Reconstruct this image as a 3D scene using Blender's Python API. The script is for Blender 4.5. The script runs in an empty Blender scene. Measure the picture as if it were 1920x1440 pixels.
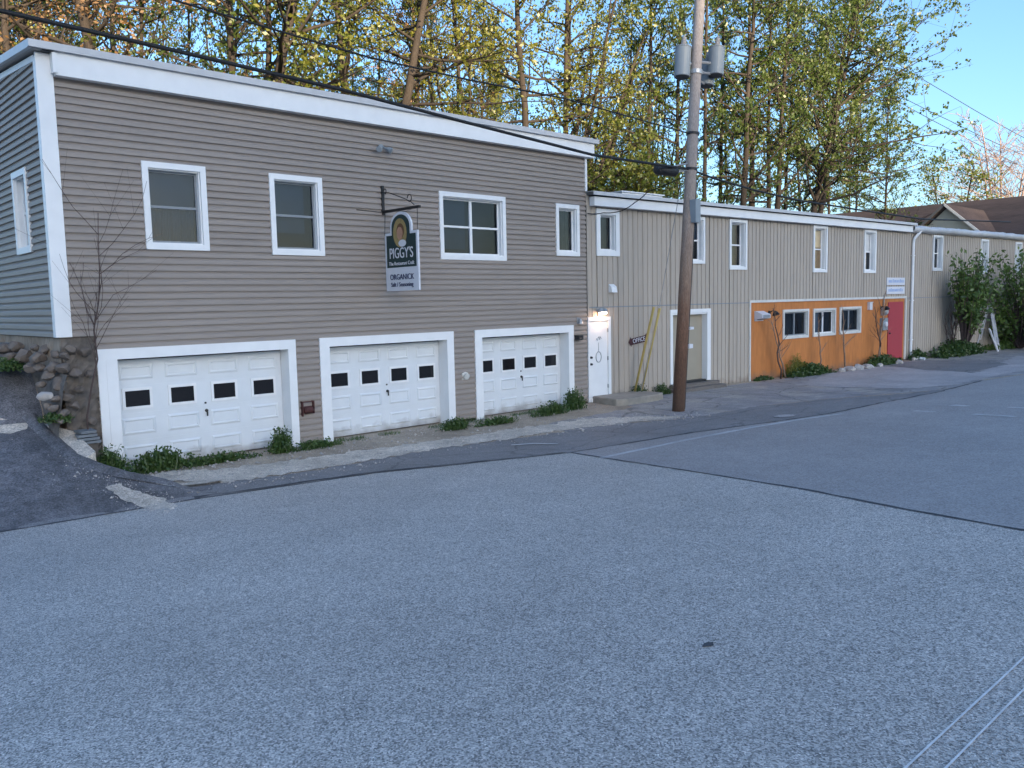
import bpy, bmesh, math, random
import numpy as np
from mathutils import Vector, Matrix
R = math.radians
rnd = random.Random(7)
SC = bpy.context.scene
COL = SC.collection

# ------------------------------------------------------------------ camera, sky, sun, exposure
CAM = Vector((0.0, -14.5, 2.7))
RX = Vector((0.72806565, -0.68515676, -0.02192297))      # camera right
DN = Vector((-0.08317052, -0.05654441, -0.99492984))     # camera down
FW = Vector((0.68044329, 0.72619759, -0.09815289))       # camera forward
FPX = 1556.12
cd = bpy.data.cameras.new('camera')
cd.sensor_fit = 'HORIZONTAL'; cd.sensor_width = 36.0; cd.lens = 36.0 * FPX / 1920.0
cd.clip_start = 0.05; cd.clip_end = 3000.0
cam = bpy.data.objects.new('camera', cd)
m3 = Matrix((RX, -DN, -FW)).transposed()
cam.matrix_world = Matrix.Translation(CAM) @ m3.to_4x4()
COL.objects.link(cam); SC.camera = cam

SUN_EL, SUN_HEAD = 11.0, -13.0         # heading measured from the street side (-Y) towards +X
W = bpy.data.worlds.new("World"); SC.world = W; W.use_nodes = True
nt = W.node_tree; nt.nodes.clear()
wo = nt.nodes.new('ShaderNodeOutputWorld'); bg = nt.nodes.new('ShaderNodeBackground')
sky = nt.nodes.new('ShaderNodeTexSky'); sky.sky_type = 'NISHITA'; sky.sun_disc = False
sky.sun_elevation = R(SUN_EL); sky.air_density = 0.95; sky.dust_density = 1.8; sky.ozone_density = 3.7
sh = R(SUN_HEAD)
sdir = Vector((math.sin(sh) * math.cos(R(SUN_EL)), -math.cos(sh) * math.cos(R(SUN_EL)), math.sin(R(SUN_EL))))
sky.sun_rotation = math.atan2(sdir.x, sdir.y)
bg.inputs['Strength'].default_value = 0.15
nt.links.new(sky.outputs[0], bg.inputs['Color']); nt.links.new(bg.outputs[0], wo.inputs['Surface'])
sl = bpy.data.lights.new('sun', 'SUN'); sl.energy = 4.2; sl.angle = R(0.5); sl.color = (1.0, 0.80, 0.52)
so = bpy.data.objects.new('sun', sl); COL.objects.link(so)
so.rotation_euler = (-sdir).to_track_quat('-Z', 'Y').to_euler(); so.location = (40, -60, 40)
SC.view_settings.view_transform = 'Standard'; SC.view_settings.look = 'None'
SC.view_settings.gamma = 1.0; SC.view_settings.exposure = 1.62
SC.view_settings.use_curve_mapping = False

# ------------------------------------------------------------------ materials
def nodes_of(name):
    m = bpy.data.materials.new(name); m.use_nodes = True
    t = m.node_tree; b = t.nodes['Principled BSDF']
    return m, t, b
def mat(name, col, rough=0.6, var=0.12, scale=6.0, bump=0.0, bscale=60.0, spec=0.4, metal=0.0, stretch=None, dirt=0.0):
    """base colour broken up by two scales of noise; optional bump."""
    m, t, b = nodes_of(name)
    N, L = t.nodes, t.links
    geo = N.new('ShaderNodeNewGeometry'); src = geo.outputs['Position']
    if stretch:
        mp = N.new('ShaderNodeMapping'); mp.inputs['Scale'].default_value = stretch
        L.new(src, mp.inputs['Vector']); src = mp.outputs[0]
    n1 = N.new('ShaderNodeTexNoise'); n1.inputs['Scale'].default_value = scale; n1.inputs['Detail'].default_value = 6
    L.new(src, n1.inputs['Vector'])
    n2 = N.new('ShaderNodeTexNoise'); n2.inputs['Scale'].default_value = scale * 0.13; n2.inputs['Detail'].default_value = 3
    L.new(src, n2.inputs['Vector'])
    ad = N.new('ShaderNodeMath'); ad.operation = 'ADD'; L.new(n1.outputs[0], ad.inputs[0]); L.new(n2.outputs[0], ad.inputs[1])
    mr = N.new('ShaderNodeMapRange'); mr.inputs['From Min'].default_value = 0.6; mr.inputs['From Max'].default_value = 1.4
    mr.inputs['To Min'].default_value = 1 - var; mr.inputs['To Max'].default_value = 1 + var
    L.new(ad.outputs[0], mr.inputs['Value'])
    mx = N.new('ShaderNodeVectorMath'); mx.operation = 'SCALE'; mx.inputs[0].default_value = col[:3]
    L.new(mr.outputs[0], mx.inputs['Scale']); L.new(mx.outputs[0], b.inputs['Base Color'])
    if dirt:                                     # splashed earth and grime near the ground, ragged upper edge
        sz = N.new('ShaderNodeSeparateXYZ'); L.new(geo.outputs['Position'], sz.inputs[0])
        dn = N.new('ShaderNodeTexNoise'); dn.inputs['Scale'].default_value = 3.5; dn.inputs['Detail'].default_value = 7; L.new(geo.outputs['Position'], dn.inputs['Vector'])
        dm = N.new('ShaderNodeMath'); dm.operation = 'MULTIPLY_ADD'; dm.inputs[1].default_value = -dirt * 2.2; L.new(dn.outputs[0], dm.inputs[0]); L.new(sz.outputs[2], dm.inputs[2])
        dr_ = N.new('ShaderNodeMapRange'); dr_.inputs[1].default_value = -dirt * 1.3; dr_.inputs[2].default_value = -dirt * 0.1; dr_.inputs[3].default_value = 0.75; dr_.inputs[4].default_value = 0.0
        L.new(dm.outputs[0], dr_.inputs[0])
        dx = N.new('ShaderNodeMix'); dx.data_type = 'RGBA'; dx.inputs['B'].default_value = (0.16, 0.125, 0.095, 1)
        L.new(dr_.outputs[0], dx.inputs['Factor']); L.new(mx.outputs[0], dx.inputs['A']); L.new(dx.outputs['Result'], b.inputs['Base Color'])
    b.inputs['Roughness'].default_value = rough; b.inputs['Specular IOR Level'].default_value = spec
    b.inputs['Metallic'].default_value = metal
    if bump:
        n3 = N.new('ShaderNodeTexNoise'); n3.inputs['Scale'].default_value = bscale; n3.inputs['Detail'].default_value = 4
        L.new(src, n3.inputs['Vector'])
        bp = N.new('ShaderNodeBump'); bp.inputs['Strength'].default_value = bump; bp.inputs['Distance'].default_value = 0.02
        L.new(n3.outputs[0], bp.inputs['Height']); L.new(bp.outputs[0], b.inputs['Normal'])
    return m
def asphalt(name, col, grain=0.35, gscale=70.0, patch=0.12, pscale=0.5, tan=None, cracks=0.0):
    m, t, b = nodes_of(name); N, L = t.nodes, t.links
    geo = N.new('ShaderNodeNewGeometry'); P = geo.outputs['Position']
    def noise(s, d=4, r=0.6):
        n = N.new('ShaderNodeTexNoise'); n.inputs['Scale'].default_value = s; n.inputs['Detail'].default_value = d
        n.inputs['Roughness'].default_value = r; L.new(P, n.inputs['Vector']); return n.outputs[0]
    def rng(v, a, bb, c, d):
        r = N.new('ShaderNodeMapRange'); r.inputs[1].default_value = a; r.inputs[2].default_value = bb
        r.inputs[3].default_value = c; r.inputs[4].default_value = d; L.new(v, r.inputs[0]); return r.outputs[0]
    def mul(a, c):
        q = N.new('ShaderNodeMath'); q.operation = 'MULTIPLY'; L.new(a, q.inputs[0]); L.new(c, q.inputs[1]); return q.outputs[0]
    vo = N.new('ShaderNodeTexVoronoi'); vo.inputs['Scale'].default_value = gscale; L.new(P, vo.inputs['Vector'])
    bw = N.new('ShaderNodeRGBToBW'); L.new(vo.outputs['Color'], bw.inputs[0])
    g = rng(bw.outputs[0], 0.15, 0.85, 1 - grain, 1 + grain)
    sp = rng(noise(gscale * 0.8, 1), 0.66, 0.76, 1.0, 1.0 + grain * 1.5)
    g = mul(g, sp)
    g = mul(g, rng(noise(gscale * 0.16, 3), 0.3, 0.7, 1 - grain * 0.2, 1 + grain * 0.2))
    g = mul(g, rng(noise(pscale, 5), 0.3, 0.7, 1 - patch, 1 + patch))
    g = mul(g, rng(noise(pscale * 6, 5), 0.3, 0.7, 1 - patch * 0.6, 1 + patch * 0.6))
    if cracks:
        wv = N.new('ShaderNodeTexNoise'); wv.inputs['Scale'].default_value = 1.5; L.new(P, wv.inputs['Vector'])
        add = N.new('ShaderNodeVectorMath'); add.operation = 'MULTIPLY_ADD'; add.inputs[1].default_value = (0.7, 0.7, 0)
        L.new(wv.outputs['Color'], add.inputs[0]); L.new(P, add.inputs[2])
        vc = N.new('ShaderNodeTexVoronoi'); vc.feature = 'DISTANCE_TO_EDGE'; vc.inputs['Scale'].default_value = 0.55
        L.new(add.outputs[0], vc.inputs['Vector'])
        g = mul(g, rng(vc.outputs['Distance'], 0.004, 0.02, 1 - cracks, 1.0))
    sc = N.new('ShaderNodeVectorMath'); sc.operation = 'SCALE'; L.new(g, sc.inputs['Scale'])
    if tan:
        mixn = N.new('ShaderNodeMix'); mixn.data_type = 'RGBA'
        mixn.inputs['A'].default_value = (*col, 1); mixn.inputs['B'].default_value = (*tan, 1)
        L.new(rng(noise(0.75, 6, 0.65), 0.48, 0.62, 0, 1), mixn.inputs['Factor'])
        L.new(mixn.outputs['Result'], sc.inputs[0])
    else:
        sc.inputs[0].default_value = col
    L.new(sc.outputs[0], b.inputs['Base Color']); b.inputs['Roughness'].default_value = 0.62
    b.inputs['Specular IOR Level'].default_value = 0.5
    bp = N.new('ShaderNodeBump'); bp.inputs['Strength'].default_value = 0.5; bp.inputs['Distance'].default_value = 0.006
    L.new(vo.outputs['Distance'], bp.inputs['Height']); L.new(bp.outputs[0], b.inputs['Normal'])
    return m
def leaf_mat(name, col, col2, trans=0.45):
    m = bpy.data.materials.new(name); m.use_nodes = True; t = m.node_tree; N, L = t.nodes, t.links
    N.clear(); out = N.new('ShaderNodeOutputMaterial')
    geo = N.new('ShaderNodeNewGeometry'); oi = N.new('ShaderNodeObjectInfo')
    mx = N.new('ShaderNodeMix'); mx.data_type = 'RGBA'; mx.inputs['A'].default_value = (*col, 1); mx.inputs['B'].default_value = (*col2, 1)
    nz = N.new('ShaderNodeTexNoise'); nz.inputs['Scale'].default_value = 0.55; nz.inputs['Detail'].default_value = 3
    L.new(geo.outputs['Position'], nz.inputs['Vector'])
    ad = N.new('ShaderNodeMath'); ad.operation = 'MULTIPLY_ADD'; ad.inputs[1].default_value = 1.0
    L.new(geo.outputs['Random Per Island'], ad.inputs[0]); L.new(nz.outputs[0], ad.inputs[2])
    ad2 = N.new('ShaderNodeMath'); ad2.operation = 'MULTIPLY_ADD'; ad2.inputs[1].default_value = 0.5
    L.new(oi.outputs['Random'], ad2.inputs[0]); L.new(ad.outputs[0], ad2.inputs[2])
    mr = N.new('ShaderNodeMapRange'); mr.inputs[1].default_value = 0.5; mr.inputs[2].default_value = 1.75
    L.new(ad2.outputs[0], mr.inputs[0]); L.new(mr.outputs[0], mx.inputs['Factor'])
    d = N.new('ShaderNodeBsdfDiffuse'); tr = N.new('ShaderNodeBsdfTranslucent'); gl = N.new('ShaderNodeBsdfGlossy')
    gl.inputs['Roughness'].default_value = 0.45
    L.new(mx.outputs['Result'], d.inputs[0]); L.new(mx.outputs['Result'], tr.inputs[0])
    ms = N.new('ShaderNodeMixShader'); ms.inputs[0].default_value = trans; L.new(d.outputs[0], ms.inputs[1]); L.new(tr.outputs[0], ms.inputs[2])
    m2 = N.new('ShaderNodeMixShader'); m2.inputs[0].default_value = 0.05; L.new(ms.outputs[0], m2.inputs[1]); L.new(gl.outputs[0], m2.inputs[2])
    L.new(m2.outputs[0], out.inputs[0]); return m
def glass_mat(name, tint=(0.6, 0.66, 0.7), refl=1.0):
    m = bpy.data.materials.new(name); m.use_nodes = True; t = m.node_tree; N, L = t.nodes, t.links
    N.clear(); out = N.new('ShaderNodeOutputMaterial'); fr = N.new('ShaderNodeFresnel'); fr.inputs[0].default_value = 1.45
    nz = N.new('ShaderNodeTexNoise'); nz.inputs['Scale'].default_value = 1.8; geo = N.new('ShaderNodeNewGeometry')
    L.new(geo.outputs['Position'], nz.inputs['Vector'])
    bp = N.new('ShaderNodeBump'); bp.inputs['Strength'].default_value = 0.12; bp.inputs['Distance'].default_value = 0.03
    L.new(nz.outputs[0], bp.inputs['Height'])
    tr = N.new('ShaderNodeBsdfTransparent'); tr.inputs[0].default_value = (*tint, 1)
    gl = N.new('ShaderNodeBsdfGlossy'); gl.inputs['Roughness'].default_value = 0.02; gl.inputs[0].default_value = (refl, refl, refl, 1)
    L.new(bp.outputs[0], gl.inputs['Normal'])
    ms = N.new('ShaderNodeMixShader'); L.new(fr.outputs[0], ms.inputs[0]); L.new(tr.outputs[0], ms.inputs[1]); L.new(gl.outputs[0], ms.inputs[2])
    L.new(ms.outputs[0], out.inputs[0]); return m
def pole_mat():
    m, t, b = nodes_of('pole_wood'); N, L = t.nodes, t.links
    geo = N.new('ShaderNodeNewGeometry'); sx = N.new('ShaderNodeSeparateXYZ'); L.new(geo.outputs['Position'], sx.inputs[0])
    mp = N.new('ShaderNodeMapping'); mp.inputs['Scale'].default_value = (14, 14, 0.7); L.new(geo.outputs['Position'], mp.inputs[0])
    nz = N.new('ShaderNodeTexNoise'); nz.inputs['Scale'].default_value = 2.0; nz.inputs['Detail'].default_value = 6; L.new(mp.outputs[0], nz.inputs['Vector'])
    ad = N.new('ShaderNodeMath'); ad.operation = 'MULTIPLY_ADD'; ad.inputs[1].default_value = 2.4
    L.new(nz.outputs[0], ad.inputs[0]); L.new(sx.outputs[2], ad.inputs[2])
    cr = N.new('ShaderNodeValToRGB'); e = cr.color_ramp.elements
    e[0].position = 0.0; e[0].color = (0.045, 0.028, 0.02, 1); e[1].position = 1.0; e[1].color = (0.40, 0.34, 0.31, 1)
    for pz, c in ((0.22, (0.11, 0.052, 0.028, 1)), (0.34, (0.17, 0.085, 0.05, 1)), (0.46, (0.24, 0.16, 0.115, 1)), (0.66, (0.31, 0.25, 0.215, 1))):
        q = e.new(pz); q.color = c
    mr = N.new('ShaderNodeMapRange'); mr.inputs[1].default_value = 0.2; mr.inputs[2].default_value = 9.5
    L.new(ad.outputs[0], mr.inputs[0]); L.new(mr.outputs[0], cr.inputs[0])
    n2 = N.new('ShaderNodeTexNoise'); n2.inputs['Scale'].default_value = 9.0; n2.inputs['Detail'].default_value = 8; L.new(mp.outputs[0], n2.inputs['Vector'])
    r2 = N.new('ShaderNodeMapRange'); r2.inputs[1].default_value = 0.3; r2.inputs[2].default_value = 0.7; r2.inputs[3].default_value = 0.6; r2.inputs[4].default_value = 1.25
    L.new(n2.outputs[0], r2.inputs[0])
    vs = N.new('ShaderNodeVectorMath'); vs.operation = 'SCALE'; L.new(cr.outputs[0], vs.inputs[0]); L.new(r2.outputs[0], vs.inputs['Scale'])
    L.new(vs.outputs[0], b.inputs['Base Color']); b.inputs['Roughness'].default_value = 0.85
    bp = N.new('ShaderNodeBump'); bp.inputs['Strength'].default_value = 0.6; bp.inputs['Distance'].default_value = 0.01
    L.new(n2.outputs[0], bp.inputs['Height']); L.new(bp.outputs[0], b.inputs['Normal'])
    return m

M = {}
M['siding'] = mat('vinyl_siding', (0.285, 0.243, 0.214), 0.55, 0.10, 3.0, 0.05, 200, stretch=(0.6, 0.6, 6), dirt=0.2)
M['t111'] = mat('board_siding_paint', (0.40, 0.345, 0.29), 0.7, 0.12, 5.0, 0.15, 40, stretch=(6, 6, 0.4), dirt=0.22)
M['white'] = mat('white_paint', (0.76, 0.76, 0.76), 0.45, 0.06, 4.0, 0.03, 90)
M['door_white'] = mat('garage_door_paint', (0.66, 0.68, 0.70), 0.4, 0.07, 3.0, 0.04, 90, dirt=0.22)
M['trim_old'] = mat('weathered_white_trim', (0.60, 0.585, 0.55), 0.6, 0.14, 8.0, 0.1, 50)
M['roof_edge'] = mat('pale_metal_flashing', (0.5, 0.5, 0.51), 0.4, 0.12, 5.0)
M['soffit'] = mat('soffit_panel', (0.42, 0.40, 0.38), 0.6, 0.05, 3.0)
M['roofing'] = mat('grey_roofing', (0.12, 0.12, 0.125), 0.9, 0.2, 8.0)
M['glass'] = glass_mat('window_glass', (0.55, 0.66, 0.78))
M['glass_clear'] = glass_mat('clear_window_glass', (0.93, 0.95, 0.97))
M['dark_glass'] = mat('dark_garage_pane', (0.010, 0.009, 0.010), 0.12, 0.3, 9.0, 0.05, 6, spec=0.5)
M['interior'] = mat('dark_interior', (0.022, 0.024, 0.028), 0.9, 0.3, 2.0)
M['curtain'] = mat('curtain_cloth', (0.026, 0.040, 0.062), 0.9, 0.15, 4.0)
M['curtain_tan'] = mat('tan_curtain', (0.16, 0.13, 0.085), 0.9, 0.25, 7.0)
M['reflect_white'] = mat('white_pane_reflection', (0.74, 0.74, 0.74), 0.8, 0.06)  # bright sky reflected in the annex panes, put into a fill colour
M['reflect_cream'] = mat('cream_pane_reflection', (0.66, 0.54, 0.36), 0.8, 0.12)  # warm pane reflection painted as a cream fill
M['reflect_tan'] = mat('tan_pane_reflection', (0.34, 0.24, 0.13), 0.8, 0.3, 8.0)  # darker warm pane reflection painted as a tan fill
M['sash_grey'] = mat('grey_window_sash', (0.22, 0.24, 0.26), 0.5, 0.05)
M['orange'] = mat('orange_wall_paint', (0.47, 0.17, 0.045), 0.7, 0.24, 3.0, 0.12, 45, stretch=(3, 3, 0.7), dirt=0.28)
M['red'] = mat('dusty_red_door_paint', (0.36, 0.040, 0.052), 0.6, 0.08, 4.0)
M['beige_door'] = mat('beige_door_paint', (0.32, 0.28, 0.215), 0.55, 0.06, 3.0)
M['concrete'] = mat('worn_concrete', (0.30, 0.265, 0.22), 0.9, 0.28, 6.0, 0.3, 40)
M['stone'] = mat('foundation_stone', (0.135, 0.115, 0.10), 0.95, 0.55, 7.0, 0.9, 14)
M['stone_tan'] = mat('tan_foundation', (0.33, 0.255, 0.195), 0.95, 0.4, 6.0, 0.6, 14, stretch=(3, 3, 0.6))
M['boulder'] = mat('boulder_rock', (0.17, 0.14, 0.12), 0.95, 0.5, 5.0, 0.8, 16)
M['boulder_pale'] = mat('pale_rock', (0.42, 0.385, 0.36), 0.95, 0.3, 8.0, 0.5, 20)
M['slate'] = mat('slate_slab', (0.17, 0.185, 0.20), 0.8, 0.3, 8.0, 0.3, 30)
M['wood_grey'] = mat('weathered_step_wood', (0.16, 0.14, 0.125), 0.85, 0.35, 10.0, 0.4, 30, stretch=(0.6, 6, 6))
M['black_metal'] = mat('black_iron', (0.014, 0.013, 0.014), 0.5, 0.3, 20.0)
M['cable'] = mat('black_cable', (0.012, 0.012, 0.013), 0.6, 0.2, 10.0)
M['galv'] = mat('grey_transformer_paint', (0.23, 0.26, 0.285), 0.4, 0.1, 4.0)
M['steel'] = mat('galvanised_steel', (0.38, 0.39, 0.40), 0.4, 0.15, 12.0, metal=0.4)
M['porcelain'] = mat('insulator', (0.32, 0.31, 0.32), 0.25, 0.1)
M['yellow_guard'] = mat('yellow_guy_guard', (0.42, 0.32, 0.10), 0.6, 0.14, 8.0)
M['rust'] = mat('rusty_red_pipe', (0.075, 0.025, 0.022), 0.7, 0.3, 15.0)
M['dark_plastic'] = mat('dark_plastic', (0.02, 0.02, 0.022), 0.5, 0.2)
M['sign_green'] = mat('dark_green_sign_paint', (0.012, 0.035, 0.036), 0.45, 0.1)
M['sign_white'] = mat('white_sign_board', (0.62, 0.62, 0.66), 0.5, 0.05)
M['letter_blue'] = mat('dark_blue_lettering', (0.03, 0.035, 0.09), 0.5, 0.05)
M['letter_pale'] = mat('pale_blue_lettering', (0.30, 0.40, 0.62), 0.5, 0.05)
M['portrait_gold'] = mat('portrait_gold', (0.30, 0.22, 0.09), 0.6, 0.3, 20.0)
M['portrait_skin'] = mat('portrait_skin', (0.42, 0.23, 0.15), 0.6, 0.2, 20.0)
M['portrait_hair'] = mat('portrait_hair', (0.13, 0.065, 0.03), 0.6, 0.2, 20.0)
M['sign_red'] = mat('maroon_arrow_paint', (0.055, 0.012, 0.016), 0.5, 0.2)
M['shingle'] = mat('brown_shingles', (0.062, 0.043, 0.038), 0.9, 0.45, 3.0, 0.5, 8.0, stretch=(2, 0.7, 6))
M['cream'] = mat('cream_gable_siding', (0.62, 0.54, 0.42), 0.7, 0.08, 4.0)
M['pole'] = pole_mat()
M['bark'] = mat('tree_bark', (0.048, 0.037, 0.030), 0.95, 0.45, 6.0, 0.5, 20, stretch=(4, 4, 0.8))
M['bark_pale'] = mat('pale_bark', (0.36, 0.26, 0.225), 0.95, 0.3, 6.0, 0.3, 20, stretch=(4, 4, 0.8))
M['sapling'] = mat('sapling_bark', (0.085, 0.058, 0.052), 0.9, 0.3, 9.0)
M['vine'] = mat('tan_vine_bark', (0.26, 0.175, 0.125), 0.9, 0.4, 9.0)
M['leaf_yellow'] = leaf_mat('yellow_green_leaves', (0.11, 0.16, 0.022), (0.25, 0.235, 0.035))
M['leaf_orange'] = leaf_mat('orange_bud_leaves', (0.28, 0.145, 0.045), (0.33, 0.20, 0.10), 0.4)
M['leaf_green'] = leaf_mat('spring_green_leaves', (0.07, 0.125, 0.02), (0.15, 0.19, 0.032), 0.52)
M['leaf_dark'] = leaf_mat('dark_evergreen_leaves', (0.055, 0.11, 0.025), (0.15, 0.22, 0.045), 0.3)
M['leaf_weed'] = leaf_mat('weed_leaves', (0.032, 0.075, 0.014), (0.075, 0.13, 0.030), 0.3)
M['dirt'] = asphalt('dirt_ground', (0.34, 0.27, 0.20), 0.3, 55.0, 0.25, 0.9)
M['gravel'] = asphalt('tan_gravel', (0.53, 0.46, 0.385), 0.32, 60.0, 0.30, 1.2)
M['road_old'] = asphalt('old_light_asphalt', (0.425, 0.385, 0.35), 0.64, 108.0, 0.11, 0.35)
M['road_new'] = asphalt('smooth_dark_asphalt', (0.31, 0.285, 0.275), 0.30, 70.0, 0.10, 0.5)
M['road_strip'] = asphalt('shoulder_asphalt', (0.20, 0.19, 0.19), 0.30, 70.0, 0.16, 0.8, cracks=0.35)
M['apron'] = asphalt('patchy_grey_asphalt', (0.26, 0.245, 0.245), 0.25, 60.0, 0.22, 0.7, tan=(0.38, 0.34, 0.30), cracks=0.45)
M['pale_apron'] = asphalt('pale_worn_asphalt', (0.38, 0.35, 0.345), 0.22, 60.0, 0.18, 0.6)
M['driveway'] = asphalt('dark_driveway_asphalt', (0.12, 0.115, 0.12), 0.42, 60.0, 0.42, 1.1)
M['tar'] = mat('tar_seam', (0.065, 0.065, 0.07), 0.8, 0.3, 9.0)
M['paint_line'] = mat('worn_line_paint', (0.5, 0.49, 0.49), 0.8, 0.3, 11.0)
M['paint_thin'] = mat('thin_chalk_line', (0.72, 0.71, 0.70), 0.8, 0.3, 14.0)
M['shade_hill'] = mat('shade_hill_green', (0.022, 0.032, 0.026), 1.0, 0.5, 0.3)  # for the unseen ridge added to block the sun
def emit_mat(name, col, s):
    m, t, b = nodes_of(name); b.inputs['Base Color'].default_value = (*col, 1)
    b.inputs['Emission Color'].default_value = (*col, 1); b.inputs['Emission Strength'].default_value = s; return m
M['bulb'] = emit_mat('lit_bulb', (1.0, 0.80, 0.62), 5.0)

# ------------------------------------------------------------------ mesh builder
class MB:
    def __init__(s, xf=None): s.v = []; s.f = []; s.m = []; s.cur = 0; s.xf = xf
    def add(s, vs, fs):
        o = len(s.v)
        for p in vs:
            p = Vector(p); s.v.append(tuple(s.xf(p)) if s.xf else tuple(p))
        for f in fs: s.f.append([i + o for i in f]); s.m.append(s.cur)
    def quad(s, a, b, c, d): s.add([a, b, c, d], [(0, 1, 2, 3)])
    def box(s, x0, x1, y0, y1, z0, z1):
        s.add([(x0, y0, z0), (x1, y0, z0), (x1, y1, z0), (x0, y1, z0), (x0, y0, z1), (x1, y0, z1), (x1, y1, z1), (x0, y1, z1)],
              [(3, 2, 1, 0), (4, 5, 6, 7), (0, 1, 5, 4), (1, 2, 6, 5), (2, 3, 7, 6), (3, 0, 4, 7)])
    def tube(s, pts, radii, n=8, cap=True):
        pts = [Vector(p) for p in pts]
        if not hasattr(radii, '__len__'): radii = [radii] * len(pts)
        vs = []; fs = []; ref = None
        for i, p in enumerate(pts):
            d = (pts[min(i + 1, len(pts) - 1)] - pts[max(i - 1, 0)]).normalized()
            if ref is None: ref = Vector((0, 0, 1)) if abs(d.z) < 0.9 else Vector((1, 0, 0))
            a = d.cross(ref).normalized(); b = d.cross(a).normalized(); ref = a.cross(d)
            for k in range(n):
                t = 2 * math.pi * k / n
                vs.append(p + (a * math.cos(t) + b * math.sin(t)) * radii[i])
        for i in range(len(pts) - 1):
            for k in range(n):
                k2 = (k + 1) % n
                fs.append((i * n + k, i * n + k2, (i + 1) * n + k2, (i + 1) * n + k))
        if cap:
            fs.append(tuple(range(n - 1, -1, -1))); o = (len(pts) - 1) * n; fs.append(tuple(o + k for k in range(n)))
        s.add(vs, fs)
    def lathe(s, base, axis, prof, n=20):
        axis = Vector(axis).normalized(); base = Vector(base)
        s.tube([base + axis * h for h, r in prof], [max(r, 1e-4) for h, r in prof], n)
    def prism(s, outline, d):      # outline: list of 3D points (planar), extruded by vector d
        n = len(outline); o = [Vector(p) for p in outline]; d = Vector(d)
        s.add(o + [p + d for p in o], [tuple(range(n)), tuple(range(2 * n - 1, n - 1, -1))] + [(i, i + n, (i + 1) % n + n, (i + 1) % n) for i in range(n)])
    def build(s, name, mats, parent=None, smooth=False, loc=None, recalc=True):
        me = bpy.data.meshes.new(name)
        me.from_pydata(s.v, [], s.f)
        for m in (mats if isinstance(mats, (list, tuple)) else [mats]): me.materials.append(m)
        if any(s.m): me.polygons.foreach_set('material_index', s.m)
        if smooth: me.polygons.foreach_set('use_smooth', [True] * len(me.polygons))
        if recalc: bm = bmesh.new(); bm.from_mesh(me); bmesh.ops.recalc_face_normals(bm, faces=bm.faces); bm.to_mesh(me); bm.free()
        o = bpy.data.objects.new(name, me); COL.objects.link(o)
        if parent: o.parent = parent
        if loc is not None: o.location = loc
        return o
def tag(o, label, cat, group=None):
    o['label'] = label; o['category'] = cat
    if group: o['group'] = group
    return o
def thing(name, label, cat, loc=(0, 0, 0), rotz=0.0, group=None):
    o = bpy.data.objects.new(name, None); COL.objects.link(o); o.empty_display_size = 0.2
    o.location = loc; o.rotation_euler = (0, 0, rotz)
    return tag(o, label, cat, group)
def struct(o): o['kind'] = 'structure'; return o
def stuff(o): o['kind'] = 'stuff'; return o
def text_mesh(name, body, size, mtl, parent, mw, depth=0.004, align='CENTER'):
    c = bpy.data.curves.new(name, 'FONT'); c.body = body; c.size = size; c.extrude = depth; c.align_x = align; c.align_y = 'CENTER'
    t = bpy.data.objects.new(name + '_curve', c); COL.objects.link(t)
    dg = bpy.context.evaluated_depsgraph_get()
    me = bpy.data.meshes.new_from_object(t.evaluated_get(dg)); me.name = name
    bpy.data.objects.remove(t); bpy.data.curves.remove(c)
    me.transform(mw); me.materials.clear(); me.materials.append(mtl)
    o = bpy.data.objects.new(name, me); COL.objects.link(o); o.parent = parent; return o

# ------------------------------------------------------------------ survey helpers: a sighting -> a point on a known surface
TH = R(-2.78895)
JB = Vector((16.33, 0, 0))                     # corner where the annex meets the taupe building
def sight(px, py): return RX * (px - 960) + DN * (py - 720) + FW * FPX
def on_y(px, py, y): d = sight(px, py); return CAM + d * ((y - CAM.y) / d.y)
def sstep(a, b, x): t = min(1, max(0, (x - a) / (b - a))); return t * t * (3 - 2 * t)
def xb(y): return (3.52 + min(.24, max(0, y) * .2)) if y > -0.8 else 3.52 + (-0.8 - y) * 0.62
def zg(x, y):
    z = 0.0
    t = -3.0 - y
    if t > 0: z = 0.074 * (t * t / (t + 1.0)) if t < 60 else 0.074 * 59
    if y > -3.2 and x < 7:
        a = max(0.0, 0.29 * (y + 2.9)); a = a * a / (a + 0.06)
        a += 0.45 * max(0.0, min(y - 0.5, 1.2))
        a = min(a, 2.15)
        z += a * (1 - sstep(xb(y), xb(y) + 0.32, x))
    return z
def on_ground(px, py):
    d = sight(px, py).normalized(); t = 2.0
    while t < 300:
        p = CAM + d * t
        if p.z < zg(p.x, p.y):
            lo, hi = t - 0.1, t
            for _ in range(20):
                q = (lo + hi) / 2; p = CAM + d * q
                if p.z < zg(p.x, p.y): hi = q
                else: lo = q
            return CAM + d * hi
        t += 0.1
    return CAM + d * 300

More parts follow.
